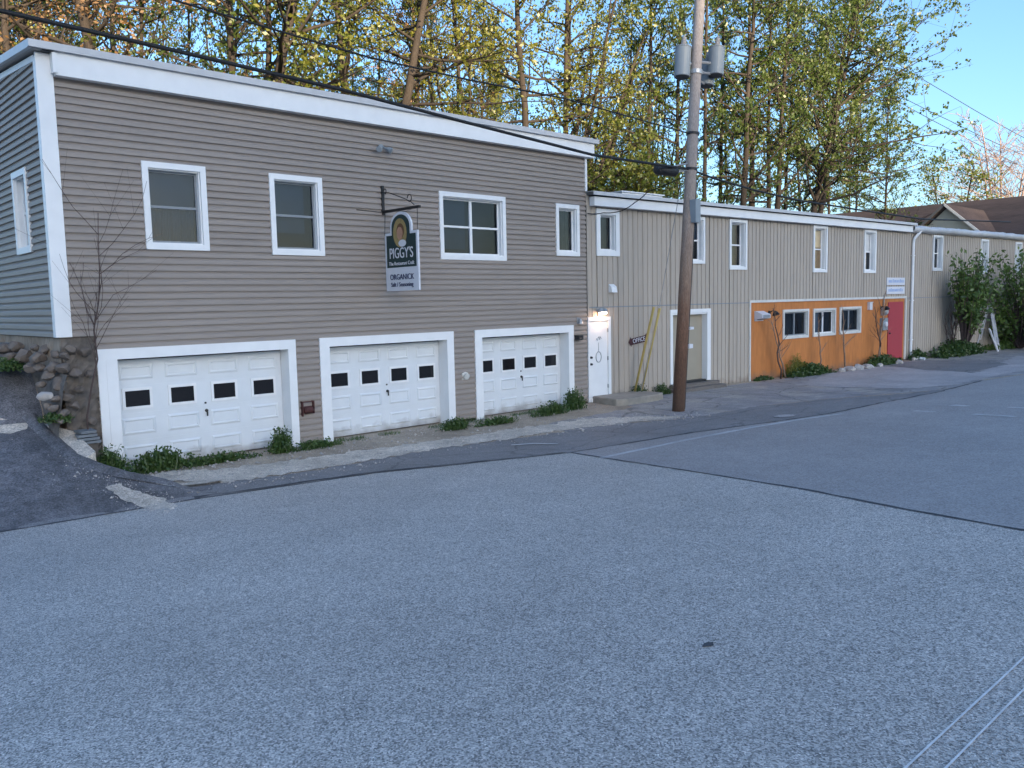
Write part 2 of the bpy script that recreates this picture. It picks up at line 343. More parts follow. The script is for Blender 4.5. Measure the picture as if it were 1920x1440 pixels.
# ------------------------------------------------------------------ ground sheets
def clip_poly(poly, x0, x1, y0, y1):
    def cl(P, f, inter):
        o = []
        for i in range(len(P)):
            a, b = P[i - 1], P[i]; ia, ib = f(a), f(b)
            if ib:
                if not ia: o.append(inter(a, b))
                o.append(b)
            elif ia: o.append(inter(a, b))
        return o
    def ix(v): return lambda a, b: (v, a[1] + (b[1] - a[1]) * (v - a[0]) / (b[0] - a[0]))
    def iy(v): return lambda a, b: (a[0] + (b[0] - a[0]) * (v - a[1]) / (b[1] - a[1]), v)
    for f, it in ((lambda p: p[0] >= x0, ix(x0)), (lambda p: p[0] <= x1, ix(x1)), (lambda p: p[1] >= y0, iy(y0)), (lambda p: p[1] <= y1, iy(y1))):
        if len(poly) < 3: return []
        poly = cl(poly, f, it)
    return poly
def jag(pts, amp=0.05, step=0.25, closed=True, seed=1):
    r = random.Random(seed); out = []
    n = len(pts)
    for i in range(n if closed else n - 1):
        a = Vector(pts[i]); b = Vector(pts[(i + 1) % n]); L = (b - a).length
        k = max(1, min(400, int(L / step))) if L < 60 else 1
        nn = Vector((-(b - a).y, (b - a).x)).normalized()
        for j in range(k):
            p = a.lerp(b, j / k)
            w = r.uniform(-1, 1) * amp if k > 1 else 0
            out.append((p.x + nn.x * w, p.y + nn.y * w))
    return out
def sheet(name, poly, off, mtl, cell=0.35):
    xs = [p[0] for p in poly]; ys = [p[1] for p in poly]
    x0, x1, y0, y1 = min(xs), max(xs), min(ys), max(ys)
    mb = MB(); vid = {}
    def vert(p):
        k = (round(p[0], 4), round(p[1], 4))
        if k not in vid: vid[k] = len(mb.v); mb.v.append((k[0], k[1], zg(*k) + off))
        return vid[k]
    nx = int(math.ceil((x1 - x0) / cell)); ny = int(math.ceil((y1 - y0) / cell))
    for i in range(nx):
        a0 = x0 + i * cell; a1 = min(x1, a0 + cell)
        col = clip_poly(poly, a0, a1, y0 - 1, y1 + 1)
        if len(col) < 3: continue
        for j in range(ny):
            b0 = y0 + j * cell; b1 = min(y1, b0 + cell)
            q = clip_poly(col, a0, a1, b0, b1)
            if len(q) < 3: continue
            ids = []
            for p in q:
                k = vert(p)
                if not ids or ids[-1] != k: ids.append(k)
            if len(ids) > 2 and ids[0] == ids[-1]: ids.pop()
            if len(set(ids)) >= 3 and len(set(ids)) == len(ids): mb.f.append(ids); mb.m.append(0)
    me = bpy.data.meshes.new(name); me.from_pydata(mb.v, [], mb.f); me.materials.append(mtl)
    o = bpy.data.objects.new(name, me); COL.objects.link(o)
    for p in me.polygons:
        if p.normal.z < 0: me.flip_normals(); break
    return o
def gp(*pts): return [tuple(on_ground(*p)[:2]) for p in pts]

# base terrain : fine grid near, coarse to the horizon
def terrain():
    xs = [-1600, -600, -300, -120, -60, -30, -14, -8] + [-4 + 0.5 * i for i in range(13)] + [2.25 + 0.12 * i for i in range(30)] + [6.5 + 1.5 * i for i in range(36)] + [75, 120, 250, 600, 1600]
    ys = [-1600, -600, -300, -120, -70, -45, -30, -22] + [-18 + 1.0 * i for i in range(14)] + [-3.6 + 0.2 * i for i in range(48)] + [8, 12, 20, 40, 90, 200, 600, 1600]
    vs = [(x, y, zg(x, y)) for y in ys for x in xs]; nx = len(xs)
    fs = [(j * nx + i, j * nx + i + 1, (j + 1) * nx + i + 1, (j + 1) * nx + i) for j in range(len(ys) - 1) for i in range(nx - 1)]
    me = bpy.data.meshes.new('ground'); me.from_pydata(vs, [], fs); me.materials.append(M['dirt'])
    o = bpy.data.objects.new('ground', me); COL.objects.link(o); return struct(o)
terrain()
# unseen ridge added in front of the low sun, sized to keep the street in shade
def add_shade_hill():
    r = random.Random(3); D = 950.0; H = 11.3 + D * math.tan(R(SUN_EL)); vs = []; fs = []; na, nr = 90, 10
    for i in range(na + 1):
        a = R(-62) + R(124) * i / na; g = math.exp(-(math.degrees(a) / 20.0) ** 2 / 2) if abs(a) > R(4) else 1.0
        for j in range(nr + 1):
            t = j / nr; d = D - 260 + 520 * t; f = math.sin(math.pi * t) ** 1.3
            hd = sh + a; vs.append((d * math.sin(hd), -d * math.cos(hd), -2 + (H + 2 + r.uniform(-.5, .5)) * g * f))
    for i in range(na):
        for j in range(nr): fs.append((i * (nr + 1) + j, (i + 1) * (nr + 1) + j, (i + 1) * (nr + 1) + j + 1, i * (nr + 1) + j + 1))
    me = bpy.data.meshes.new('shade_hill'); me.from_pydata(vs, [], fs); me.materials.append(M['shade_hill'])
    o = bpy.data.objects.new('shade_hill', me); COL.objects.link(o); struct(o)
add_shade_hill()

EDGE = gp((0, 1000), (200, 966), (370, 937), (700, 889), (1070, 850))          # far edge of the light asphalt
SEAM = gp((1070, 850), (1300, 886), (1500, 918), (1700, 958), (1920, 997))
print('EDGE', EDGE, 'SEAM', SEAM)
sx, sy = SEAM[0]; ex, ey = SEAM[-1]
far = (ex + (ex - sx) * 1.5, ey + (ey - sy) * 1.5)
# light asphalt (foreground), dark newer asphalt (right)
road_poly = [(-60, EDGE[0][1] + 0.2)] + [(-8, EDGE[0][1])] + EDGE + SEAM[1:] + [far, (far[0], -24), (-60, -24)]
struct(sheet('road', jag(road_poly, 0.015, 0.5, seed=4), 0.012, M['road_old'], 0.6))
NE = gp((1070, 850), (1300, 812), (1430, 795), (1560, 776), (1650, 757), (1760, 736), (1840, 715), (1920, 703))
NE = NE + [(NE[-1][0] + 60, NE[-1][1] - 1.0)]
new_poly = NE + [(NE[-1][0], -24), (far[0] + 0.03, -24), (far[0] + 0.03, far[1])] + [(p[0] + 0.03, p[1]) for p in reversed(SEAM[1:])]
o = sheet('road', jag(new_poly, 0.012, 0.5, seed=5), 0.012, M['road_new'], 0.6); struct(o)
# shoulder strip of asphalt between road edge and apron
strip_top = gp((140, 905), (330, 912), (420, 905), (560, 888), (800, 845), (1000, 818), (1180, 794), (1290, 785), (1420, 762), (1560, 748), (1700, 738), (1790, 728), (1840, 713))
strip = strip_top + [(p[0], p[1] - 0.05) for p in reversed(NE[:-2])] + [(p[0], p[1] - 0.06) for p in reversed(EDGE)]
struct(sheet('shoulder', jag(strip, 0.07, 0.14, seed=6), 0.006, M['road_strip'], 0.3))
# apron in front of the annex
ap = gp((1060, 815), (1180, 790), (1290, 783), (1420, 760), (1560, 746), (1700, 736), (1790, 726), (1840, 711)) 
ap = [(p[0], p[1] - 0.15) for p in ap]
ap += [(NE[-2][0] + 2, NE[-2][1] - 0.1), (60, -6), (60, -2.7), (34, -1.2), (26, -0.85), (16.9, -0.22), (16.4, -1.5), (13.0, -1.75)]
struct(sheet('forecourt', jag(ap, 0.07, 0.25, seed=8), 0.004, M['apron'], 0.35))
pale = gp((1490, 722), (1560, 700), (1640, 688), (1730, 690), (1830, 700), (1905, 668), (1960, 668), (1960, 690), (1880, 702), (1800, 720), (1720, 729), (1600, 727))
struct(sheet('forecourt_patch', jag(pale, 0.10, 0.3, seed=9), 0.010, M['pale_apron'], 0.35))
dk = gp((1660, 684), (1740, 676), (1860, 676), (1890, 684), (1830, 696), (1740, 695))
struct(sheet('forecourt_patch', jag(dk, 0.06, 0.3, seed=10), 0.014, M['road_strip'], 0.35))
# driveway climbing at the left of the building
drive = [(-9, -3.1)] + [(p[0], p[1] + 0.03) for p in EDGE[:3]] + gp((330, 930), (385, 938), (345, 915), (300, 900), (232, 868)) 
drive += [(3.62, -1.2), (3.52, -0.7), (3.52, 0.0), (3.66, 1.0), (3.72, 2.0), (3.72, 3.2), (3.3, 4.2), (2.6, 5.5), (-2.0, 8.0), (-9, 8)]
struct(sheet('driveway', jag(drive, 0.02, 0.22, seed=11), 0.010, M['driveway'], 0.22))
# pale gravel on the shoulder in front of the garages, and worn patches
gs = gp((205, 885), (300, 885), (420, 880), (560, 862), (700, 843), (850, 822), (1000, 800), (1110, 785), (1200, 782), (1290, 781), (1200, 790), (1050, 808), (960, 823), (800, 846), (640, 872), (540, 890), (420, 905), (330, 902), (250, 893))
struct(sheet('gravel_shoulder', jag(gs, 0.11, 0.10, seed=12), 0.012, M['gravel'], 0.25))
wp = gp((196, 915), (225, 910), (262, 924), (312, 938), (332, 952), (290, 958), (240, 942))
struct(sheet('gravel_patch', jag(wp, 0.035, 0.06, seed=13), 0.018, M['gravel'], 0.2))
wp2 = gp((-40, 788), (30, 788), (56, 795), (50, 806), (20, 815), (-40, 815))
struct(sheet('gravel_patch', jag(wp2, 0.02, 0.1, seed=14), 0.018, M['gravel'], 0.2))
# seams, painted lines
def ribbon(name, pts, w, off, mtl, seed=1, amp=0.0, taper=False):
    P = [Vector(p) for p in pts]; r = random.Random(seed)
    D = []
    for i in range(len(P) - 1):
        k = max(1, int((P[i + 1] - P[i]).length / 0.25))
        D += [P[i].lerp(P[i + 1], j / k) for j in range(k)]
    D.append(P[-1]); mb = MB()
    for i, p in enumerate(D):
        d = (D[min(i + 1, len(D) - 1)] - D[max(0, i - 1)]).normalized(); n = Vector((-d.y, d.x))
        ww = w * (1 + r.uniform(-amp, amp)); s_ = r.uniform(-amp, amp) * w * 0.6
        for q in (p + n * (ww / 2 + s_), p - n * (ww / 2 - s_)): mb.v.append((q.x, q.y, zg(q.x, q.y) + off))
    for i in range(len(D) - 1): mb.f.append([2 * i, 2 * i + 1, 2 * i + 3, 2 * i + 2]); mb.m.append(0)
    return struct(mb.build(name, mtl))
ribbon('road_seam', SEAM + [far], 0.045, 0.017, M['tar'], 1, 0.35)
ribbon('road_seam', EDGE, 0.04, 0.017, M['tar'], 2, 0.5)
ribbon('road_seam', [(p[0], p[1] + 0.12) for p in EDGE[2:]], 0.05, 0.016, M['tar'], 22, 0.8)
ribbon('road_seam', NE[:-2], 0.06, 0.017, M['tar'], 3, 0.7)
ribbon('edge_line', gp((1128, 860), (1300, 824), (1400, 805), (1500, 788), (1580, 777)), 0.13, 0.018, M['paint_line'], 4, 0.12)
ribbon('center_line', gp((1705, 1440), (1920, 1238)) and [on_ground(1690, 1454)[:2], on_ground(1705, 1440)[:2], on_ground(1920, 1238)[:2], on_ground(2100, 1069)[:2]], 0.011, 0.018, M['paint_thin'], 5, 0.15)
ribbon('center_line', [on_ground(1765, 1455)[:2], on_ground(1780, 1440)[:2], on_ground(1920, 1298)[:2], on_ground(2100, 1115)[:2]], 0.011, 0.018, M['paint_thin'], 6, 0.15)
ribbon('edge_line', gp((958, 836), (1000, 833), (1046, 834)), 0.10, 0.019, M['paint_line'], 7, 0.3)
ribbon('road_marking', gp((1712, 772), (1752, 774)), 0.16, 0.018, M['paint_line'], 8, 0.3)
ribbon('road_marking', gp((1786, 761), (1812, 763)), 0.22, 0.018, M['paint_line'], 9, 0.3)
ribbon('road_marking', gp((1826, 778), (1905, 783)), 0.12, 0.018, M['paint_line'], 10, 0.3)
ribbon('road_marking', gp((1890, 765), (1935, 767)), 0.12, 0.018, M['paint_line'], 11, 0.3)
def blob(name, px, py, rx, ry, off, mtl, seed):
    c = on_ground(px, py); r = random.Random(seed)
    return struct(sheet(name, [(c.x + rx * math.cos(t) * r.uniform(.75, 1.2), c.y + ry * math.sin(t) * r.uniform(.75, 1.2)) for t in [i * math.pi / 8 for i in range(16)]], off, mtl, 0.3))
blob('manhole_cover', 1472, 781, 0.30, 0.22, 0.018, M['pale_apron'], 1)
blob('road_stain', 1328, 1213, 0.045, 0.03, 0.018, M['tar'], 2)

# ------------------------------------------------------------------ wall skins with openings
def cuts(lo, hi, spans):
    out = [(lo, hi)]
    for a, b in spans:
        nx = []
        for c, d in out:
            if b <= c or a >= d: nx.append((c, d)); continue
            if a > c: nx.append((c, a))
            if b < d: nx.append((b, d))
        out = nx
    return [(a, b) for a, b in out if b - a > 1e-4]
def lap_wall(mb, u0, u1, z0, z1, course, holes, utop=None):
    """horizontal lapped siding facing -y; holes = (ua, ub, za, zb)"""
    n = int(math.ceil((z1 - z0) / course))
    for k in range(n):
        a = z0 + k * course; b = min(z1, a + course)
        kz = a + course * .52
        br = sorted({a, b} | {q_ for q_ in (kz, kz + course * .30) if a < q_ < b} | {z for h in holes for z in h[2:] if a < z < b})
        for c, d in zip(br[:-1], br[1:]):
            mid = (c + d) / 2
            ua, ub = u0, u1
            if utop: ua, ub = utop(d)
            if ub - ua < 0.01: continue
            f = lambda z: -0.026 + 0.004 * (z - a) / course + (0.030 * min(1, (z - kz) / (course * .30)) if z > kz else 0)
            jr = random.Random(k * 7 + int(u0 * 10)); js = [u0 + jr.uniform(.4, 3.6)]
            while js[-1] < u1: js.append(js[-1] + 3.66)
            pcs = []
            for s, e in cuts(ua, ub, [(h[0], h[1]) for h in holes if h[2] < mid < h[3]]):
                bs = [s] + [j for j in js if s + .02 < j < e - .02] + [e]; pcs += list(zip(bs[:-1], bs[1:]))
            for s, e in pcs:
                o = random.Random(k * 131 + sum(1 for j in js if j < (s + e) / 2)).uniform(-.0025, .0025); o2 = o + jr.uniform(-.0015, .0015)
                mb.quad((s, f(c) + o, c), (e, f(c) + o2, c), (e, f(d) + o2, d), (s, f(d) + o, d))
                if c == a: mb.quad((s, 0.012, a), (e, 0.012, a), (e, f(a) + o2, a), (s, f(a) + o, a))
def board_wall(mb, u0, u1, z0, z1, holes, pitch=0.203, gw=0.075, gd=0.016):
    us = []; u = u0
    while u < u1 - 1e-6:
        e = min(u1, u + pitch - gw); us.append((u, e, 0.0))
        if e < u1: us.append((e, min(u1, e + gw), gd))
        u = u + pitch
    for a, b, y in us:
        br = sorted({a, b} | {x for h in holes for x in h[:2] if a < x < b})
        for c, d in zip(br[:-1], br[1:]):
            mid = (c + d) / 2
            for p, q in cuts(z0, z1, [(h[2], h[3]) for h in holes if h[0] < mid < h[1]]):
                mb.quad((c, y, p), (d, y, p), (d, y, q), (c, y, q))
                if y > 0:
                    mb.quad((c, 0, p), (c, y, p), (c, y, q), (c, 0, q)); mb.quad((d, y, p), (d, 0, p), (d, 0, q), (d, y, q))
def casing(mb, x0, x1, z0, z1, t, yo, yi=0.0):     # four butted boards
    mb.box(x0, x1, yo, yi, z1 - t, z1); mb.box(x0, x1, yo, yi, z0, z0 + t)
    mb.box(x0, x0 + t, yo, yi, z0 + t, z1 - t); mb.box(x1 - t, x1, yo, yi, z0 + t, z1 - t)
def window(root, x0, x1, z0, z1, t=0.10, rec=0.09, style='hung', xf=None, fill=None, sash='white', trim='white', rail=0.5, lab=None, glass='glass', dp=0.10):
    """part window: casing and jambs; sub-parts: sash, pane, curtain, interior"""
    a, b, c, d = x0 + t, x1 - t, z0 + t, z1 - t
    mb = MB(xf); casing(mb, x0, x1, z0, z1, t, -0.042, 0.004)
    j = 0.022
    mb.box(a, a + j, 0.004, rec + .05, c, d); mb.box(b - j, b, 0.004, rec + .05, c, d)
    mb.box(a + j, b - j, 0.004, rec + .05, d - j, d); mb.box(a + j, b - j, 0.004, rec + .05, c, c + j)
    w = mb.build('window', M[trim], root)
    if lab: w['label'] = lab
    a += j; b -= j; c += j; d -= j
    s = MB(xf); f = 0.035; y0, y1 = rec, rec + 0.035
    s.box(a, b, y0, y1, d - f, d); s.box(a, b, y0, y1, c, c + f); s.box(a, a + f, y0, y1, c + f, d - f); s.box(b - f, b, y0, y1, c + f, d - f)
    zm = c + (d - c) * rail
    cols = [(a + f, b - f)]
    if style in ('pair', 'slider'):
        xm = (a + b) / 2; h = 0.035 if style == 'pair' else 0.03
        s.box(xm - h, xm + h, y0 - 0.012, y1, c + f, d - f); cols = [(a + f, xm - h), (xm + h, b - f)]
    if style in ('hung', 'pair'):
        for p, q in cols: s.box(p, q, y0 - 0.008, y1, zm - 0.022, zm + 0.022)
    s.build('sash', M[sash], w)
    for p, q in cols:
        rows = [(c + f, zm - 0.022), (zm + 0.022, d - f)] if style in ('hung', 'pair') else [(c + f, d - f)]
        for r0, r1 in rows:
            g = MB(xf); g.quad((p, y0 + .018, r0), (q, y0 + .018, r0), (q, y0 + .018, r1), (p, y0 + .018, r1)); g.build('pane', M[glass], w, recalc=False)
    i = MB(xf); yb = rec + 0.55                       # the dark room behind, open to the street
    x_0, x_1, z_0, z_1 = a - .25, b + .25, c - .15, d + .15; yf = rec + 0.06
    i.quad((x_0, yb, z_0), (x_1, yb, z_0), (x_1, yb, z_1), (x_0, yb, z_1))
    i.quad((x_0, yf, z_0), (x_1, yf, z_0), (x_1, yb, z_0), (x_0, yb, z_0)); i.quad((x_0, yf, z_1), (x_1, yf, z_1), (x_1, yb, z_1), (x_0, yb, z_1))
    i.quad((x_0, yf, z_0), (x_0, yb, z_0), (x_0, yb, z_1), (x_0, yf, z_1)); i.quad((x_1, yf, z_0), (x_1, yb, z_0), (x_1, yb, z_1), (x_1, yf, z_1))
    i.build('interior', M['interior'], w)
    if fill:
        for kind, p, q, r0, r1, mm in fill:         # fractions of the opening
            cu = MB(xf); n = 28; X0, X1 = a + (b - a) * p, a + (b - a) * q; Z0, Z1 = c + (d - c) * r0, c + (d - c) * r1
            yv = lambda t: rec + dp + (0.022 * math.sin(t * 46 + p * 9) + 0.012 * math.sin(t * 19) if kind == 'curtain' else 0)
            for k in range(n):
                t0, t1 = k / n, (k + 1) / n
                xa, xc = X0 + (X1 - X0) * t0, X0 + (X1 - X0) * t1
                cu.quad((xa, yv(t0), Z0), (xc, yv(t1), Z0), (xc, yv(t1), Z1), (xa, yv(t0), Z1))
            cu.build(kind, M[mm], w, smooth=True)
    return w

# ------------------------------------------------------------------ taupe building with three garages
BA = thing('garage_building', 'long two-storey building in taupe lap siding over three white garage doors', 'building', (3.77, 0, 0))
XL, XR, ZB = 3.77, 16.33, 2.3
def AL(mb=None): return MB(lambda p: p - Vector((3.77, 0, 0)))
offA = lambda p: p - Vector((3.77, 0, 0))
WA = [(5.21, 6.30, 3.72, 5.18), (7.50, 8.61, 3.68, 5.18), (11.50, 13.47, 3.67, 5.15), (15.18, 16.04, 3.83, 5.12)]
GA = [(4.31, 7.88, 4.62, 7.72), (8.40, 11.79, 8.62, 11.60), (12.42, 15.76, 12.64, 15.57)]
holes = [(a + .03, b - .03, c + .03, d - .03) for a, b, c, d in WA] + [(a + .02, b - .02, -1, 2.06) for a, b, _, _ in GA]
mb = MB(offA)
lap_wall(mb, 4.30, XR - 0.03, 0.06, 6.5, 0.118, holes)
lap_wall(mb, 3.95, 4.30, 0.06 + 0.118 * 19, 6.5, 0.118, [])
mb.build('wall', M['siding'], BA)
sidexf = lambda p: Vector((XL + p.y, -p.x, p.z)) - Vector((3.77, 0, 0))      # local +x -> world -y, facing -x
zroof = lambda u: 6.62 + 0.072 * (-u)
mb = MB(sidexf)
lap_wall(mb, -9.0, -0.01, 0.06 + 0.118 * 19, 7.2, 0.118, [(-1.93, -1.08, 3.74, 5.05)], utop=lambda z: (-9.0, min(-0.01, -(z - 6.62) / 0.072)))
mb.build('side_wall', M['siding'], BA)
mb = MB(offA); mb.quad((XR - .02, 0, 0), (XR - .02, 9, 0), (XR - .02, 9, 7.2), (XR - .02, 0, 6.6)); mb.quad((XL, 9, 0), (XR, 9, 0), (XR, 9, 7.2), (XL, 9, 7.2))
mb.build('rear_wall', M['siding'], BA)
mb = MB(offA)                                        # corner boards and rake trim
mb.box(3.728, 3.965, -0.045, 0.0, 2.30, 6.66); mb.box(3.728, 3.77, 0.0, 0.10, 2.30, 6.60)
mb.build('corner_board', M['white'], BA)
mb = MB(offA); mb.box(16.28, 16.35, -0.042, 0.02, 5.5, 6.40); mb.build('corner_board', M['white'], BA)
mb = MB(sidexf)
mb.add([(-9, -0.03, zroof(-9) - .07), (-.1, -0.03, zroof(-.1) - .07), (-.1, -.03, zroof(-.1) + .02), (-9, -.03, zroof(-9) + .02),
        (-9, 0.0, zroof(-9) - .07), (-.1, 0.0, zroof(-.1) - .07), (-.1, 0.0, zroof(-.1) + .02), (-9, 0.0, zroof(-9) + .02)], [(0, 1, 2, 3), (0, 1, 5, 4), (3, 2, 6, 7), (0, 3, 7, 4), (1, 2, 6, 5)])
mb.build('rake_trim', M['white'], BA)
mb = MB(offA); mb.box(3.97, 16.5, -0.17, -0.02, 6.33, 6.685); mb.box(3.93, 4.0, -0.19, -0.0, 6.36, 6.66)
mb.build('fascia', M['white'], BA)
# shed roof : slab with flashing edge
rz = lambda y: 6.70 + 0.072 * (y + .22)
mb = MB(offA)
def slab(mb, x0, x1, y0, y1, t0, t1):
    mb.add([(x0, y0, rz(y0) + t0), (x1, y0, rz(y0) + t0), (x1, y1, rz(y1) + t0), (x0, y1, rz(y1) + t0), (x0, y0, rz(y0) + t1), (x1, y0, rz(y0) + t1), (x1, y1, rz(y1) + t1), (x0, y1, rz(y1) + t1)],
           [(3, 2, 1, 0), (4, 5, 6, 7), (0, 1, 5, 4), (1, 2, 6, 5), (2, 3, 7, 6), (3, 0, 4, 7)])
slab(mb, 3.66, 16.58, -0.18, 9.2, 0.0, 0.07); rf = mb.build('roof', M['roofing'], BA)
mb = MB(offA); slab(mb, 3.60, 16.62, -0.24, -0.18, -0.02, 0.09); slab(mb, 3.60, 3.66, -0.18, 9.2, -0.03, 0.09); slab(mb, 16.58, 16.62, -0.18, 9.2, -0.02, 0.09)
mb.build('drip_edge', M['roof_edge'], rf)
mb = MB(offA); slab(mb, 3.66, 3.80, -0.16, 9.0, -0.03, -0.005); slab(mb, 3.80, 16.5, -0.02, 0.10, -0.03, -0.005); mb.build('soffit', M['soffit'], rf)
# windows
window(BA, *WA[0], xf=offA, sash='sash_grey', fill=[('blind', 0.0, 1.0, 0.44, 1.0, 'curtain'), ('curtain', 0.0, 1.0, 0.0, 0.5, 'curtain')], rail=0.5)
window(BA, *WA[1], xf=offA, sash='sash_grey', fill=[('blind', 0.0, 0.8, 0.25, 1.0, 'curtain')])
window(BA, *WA[2], xf=offA, style='pair', fill=[('blind', 0.0, 0.45, 0.1, 1.0, 'curtain')])
window(BA, *WA[3], xf=offA, style='single', fill=[('curtain', 0.3, 1.0, 0, 1.0, 'curtain_tan')])
window(BA, -1.96, -1.05, 3.70, 5.08, xf=sidexf)
# stone foundation under the corner
def rough(mb, u0, u1, z0, z1, xf, amp, seed, nu, nz):
    r = random.Random(seed)
    P = [[xf(Vector((u0 + (u1 - u0) * i / nu, -abs(r.gauss(0, amp)), z0 + (z1 - z0) * k / nz))) for i in range(nu + 1)] for k in range(nz + 1)]
    o = len(mb.v)
    for row in P: mb.v += [tuple(p) for p in row]
    for k in range(nz):
        for i in range(nu):
            a = o + k * (nu + 1) + i; mb.f.append([a, a + 1, a + nu + 2, a + nu + 1]); mb.m.append(0)
mb = MB(); rough(mb, 3.80, 4.32, -0.1, 2.29, lambda p: offA(Vector((p.x, p.y + 0.03, p.z))), 0.03, 5, 7, 26); mb.build('foundation', M['stone'], BA)
mb = MB(); rough(mb, -9, 0.0, 0.4, 2.29, lambda p: sidexf(p) + Vector((0.04, 0, 0)), 0.02, 6, 60, 14); mb.build('foundation', M['stone_tan'], BA)
# garage doors
def garage(x0, x1, a, b, seed):
    rec = 0.28; mb = MB(offA); T = 2.08
    mb.box(x0, x1, -0.044, 0.0, 1.90, T)
    mb.box(x0, a, -0.041, 0.0, 0.0, 1.90); mb.box(b, x1, -0.041, 0.0, 0.0, 1.90)
    mb.box(a - .05, a - .001, 0.0, rec + .05, 0, 1.95); mb.box(b + .001, b + .05, 0.0, rec + .05, 0, 1.95)       # jambs
    mb.box(a, b, 0.0, rec + .05, 1.905, 1.96)
    mb.box(x0 + .13, x0 + .15, -0.047, -0.0415, 0.0, 1.89) if seed == 1 else None
    g = thing_part('garage_door', mb, M['white'], BA)
    # leaf made of four sections with pressed panels
    L = MB(offA); cols = 4; w = (b - a) / cols
    secs = [(0.02, 0.47), (0.47, 0.945), (0.945, 1.42), (1.42, 1.86)]
    for k, (z0, z1) in enumerate(secs):
        L.box(a + .005, b - .005, rec, rec + .04, z0 + .003, z1)
        for c in range(cols):
            p, q = a + w * c + .10, a + w * (c + 1) - .10
            if k == 2: continue
            r0, r1 = z0 + .10, z1 - .08
            for ins, dep in ((0.0, 0.010), ):
                L.add([(p, rec - .001, r0), (q, rec - .001, r0), (q, rec - .001, r1), (p, rec - .001, r1),
                       (p + .03, rec - .016, r0 + .03), (q - .03, rec - .016, r0 + .03), (q - .03, rec - .016, r1 - .03), (p + .03, rec - .016, r1 - .03)],
                      [(0, 1, 5, 4), (1, 2, 6, 5), (2, 3, 7, 6), (3, 0, 4, 7)])
                L.add([(p + .045, rec - .016, r0 + .045), (q - .045, rec - .016, r0 + .045), (q - .045, rec - .016, r1 - .045), (p + .045, rec - .016, r1 - .045),
                       (p + .03, rec - .016, r0 + .03), (q - .03, rec - .016, r0 + .03), (q - .03, rec - .016, r1 - .03), (p + .03, rec - .016, r1 - .03),
                       (p + .06, rec - .004, r0 + .06), (q - .06, rec - .004, r0 + .06), (q - .06, rec - .004, r1 - .06), (p + .06, rec - .004, r1 - .06)],
                      [(0, 1, 5, 4), (1, 2, 6, 5), (2, 3, 7, 6), (3, 0, 4, 7), (0, 1, 9, 8), (1, 2, 10, 9), (2, 3, 11, 10), (3, 0, 8, 11), (8, 9, 10, 11)])
    L.box(a + .006, b - .006, rec + .007, rec + .035, 0.03, 1.85)
    L.build('door_leaf', M['door_white'], g)
    for c in range(cols):
        cx = a + w * (c + .5); pw = 0.205
        f = MB(offA); casing(f, cx - pw - .045, cx + pw + .045, 1.015, 1.375, .045, rec - .02, rec); f.build('pane_frame', M['white'], g)
        pn = MB(offA); pn.box(cx - pw, cx + pw, rec - .008, rec - .001, 1.06, 1.33); pn.build('pane', M['dark_glass'], g)
    cx = (a + b) / 2 + (0.03 if seed == 1 else 0.06)
    h = MB(offA); h.lathe((cx, rec, 0.86), (0, -1, 0), [(0, .03), (.02, .03), (.025, .018), (.05, .018), (.055, 0)], 12)
    h.box(cx - .012, cx + .012, rec - .05, rec - .035, 0.76, 0.86); h.build('handle', M['black_metal'], g)
    h = MB(offA); h.lathe((cx - .01, rec, 1.0), (0, -1, 0), [(0, .018), (.015, .018), (.018, 0)], 10); h.build('lock', M['black_metal'], g)
    s = MB(offA); s.box(a, b, rec - .002, rec + .03, 1.862, 1.90); s.build('seal', M['dark_plastic'], g)
    return g
def thing_part(name, mb, m, parent): return mb.build(name, m, parent)
for i, g in enumerate(GA): garage(*g, i + 1)

# ------------------------------------------------------------------ annex in vertical board siding
BB = thing('annex_building', 'long low annex in greige vertical board siding with an orange shop front', 'building', JB, TH)
UB = Vector((math.cos(TH), math.sin(TH), 0)); NB = Vector((math.sin(TH), -math.cos(TH), 0))
def B2W(s, out, z): return JB + UB * s + NB * out + Vector((0, 0, z))
WB = [(0.36, 1.24, 3.86, 5.08), (4.18, 5.00, 3.71, 5.08), (6.24, 7.16, 3.55, 5.09), (11.12, 12.06, 3.50, 5.11), (14.73, 15.65, 3.50, 5.10), (20.65, 21.60, 3.62, 5.11), (25.70, 26.58, 3.52, 5.10), (29.95, 30.80, 3.60, 5.09), (34.5, 35.4, 3.6, 5.1)]
WO = [(9.30, 10.92, 1.26, 2.25), (11.22, 12.76, 1.26, 2.24), (13.05, 14.62, 1.27, 2.26)]
D1 = (0.0, 0.87, 0.02, 2.26); D2 = (3.38, 5.29, 0.22, 2.38)
OR = (7.34, 18.32, 0.0, 2.59)
hB = [(a + .03, b - .03, c + .03, d - .03) for a, b, c, d in WB] + [(D1[0] + .02, D1[1] - .02, -1, D1[3] - .02), (D2[0] + .03, D2[1] - .03, -1, D2[3] - .03), (OR[0] + .02, OR[1] - .02, -1, OR[3] - .02)]
END = 40.0
mb = MB(); board_wall(mb, 0.0, END, 2.53, 5.45, hB); mb.build('wall', M['t111'], BB)
for a_, b_ in ((0.0, OR[0] + .02), (OR[1] - .02, END)): mb = MB(); board_wall(mb, a_, b_, -0.05, 2.50, hB[:-1]); mb.build('wall', M['t111'], BB)
for a_, b_ in ((0.0, OR[0]), (OR[1], END)): mb = MB(); mb.box(a_, b_, -0.012, 0.0, 2.50, 2.53); mb.build('flashing', M['sash_grey'], BB)
mb = MB(); mb.quad((0, 5.5, 0), (END, 5.5, 0), (END, 5.5, 5.6), (0, 5.5, 5.6)); mb.quad((END, 0, 0), (END, 5.5, 0), (END, 5.5, 5.6), (END, 0, 5.4)); mb.build('rear_wall', M['t111'], BB)
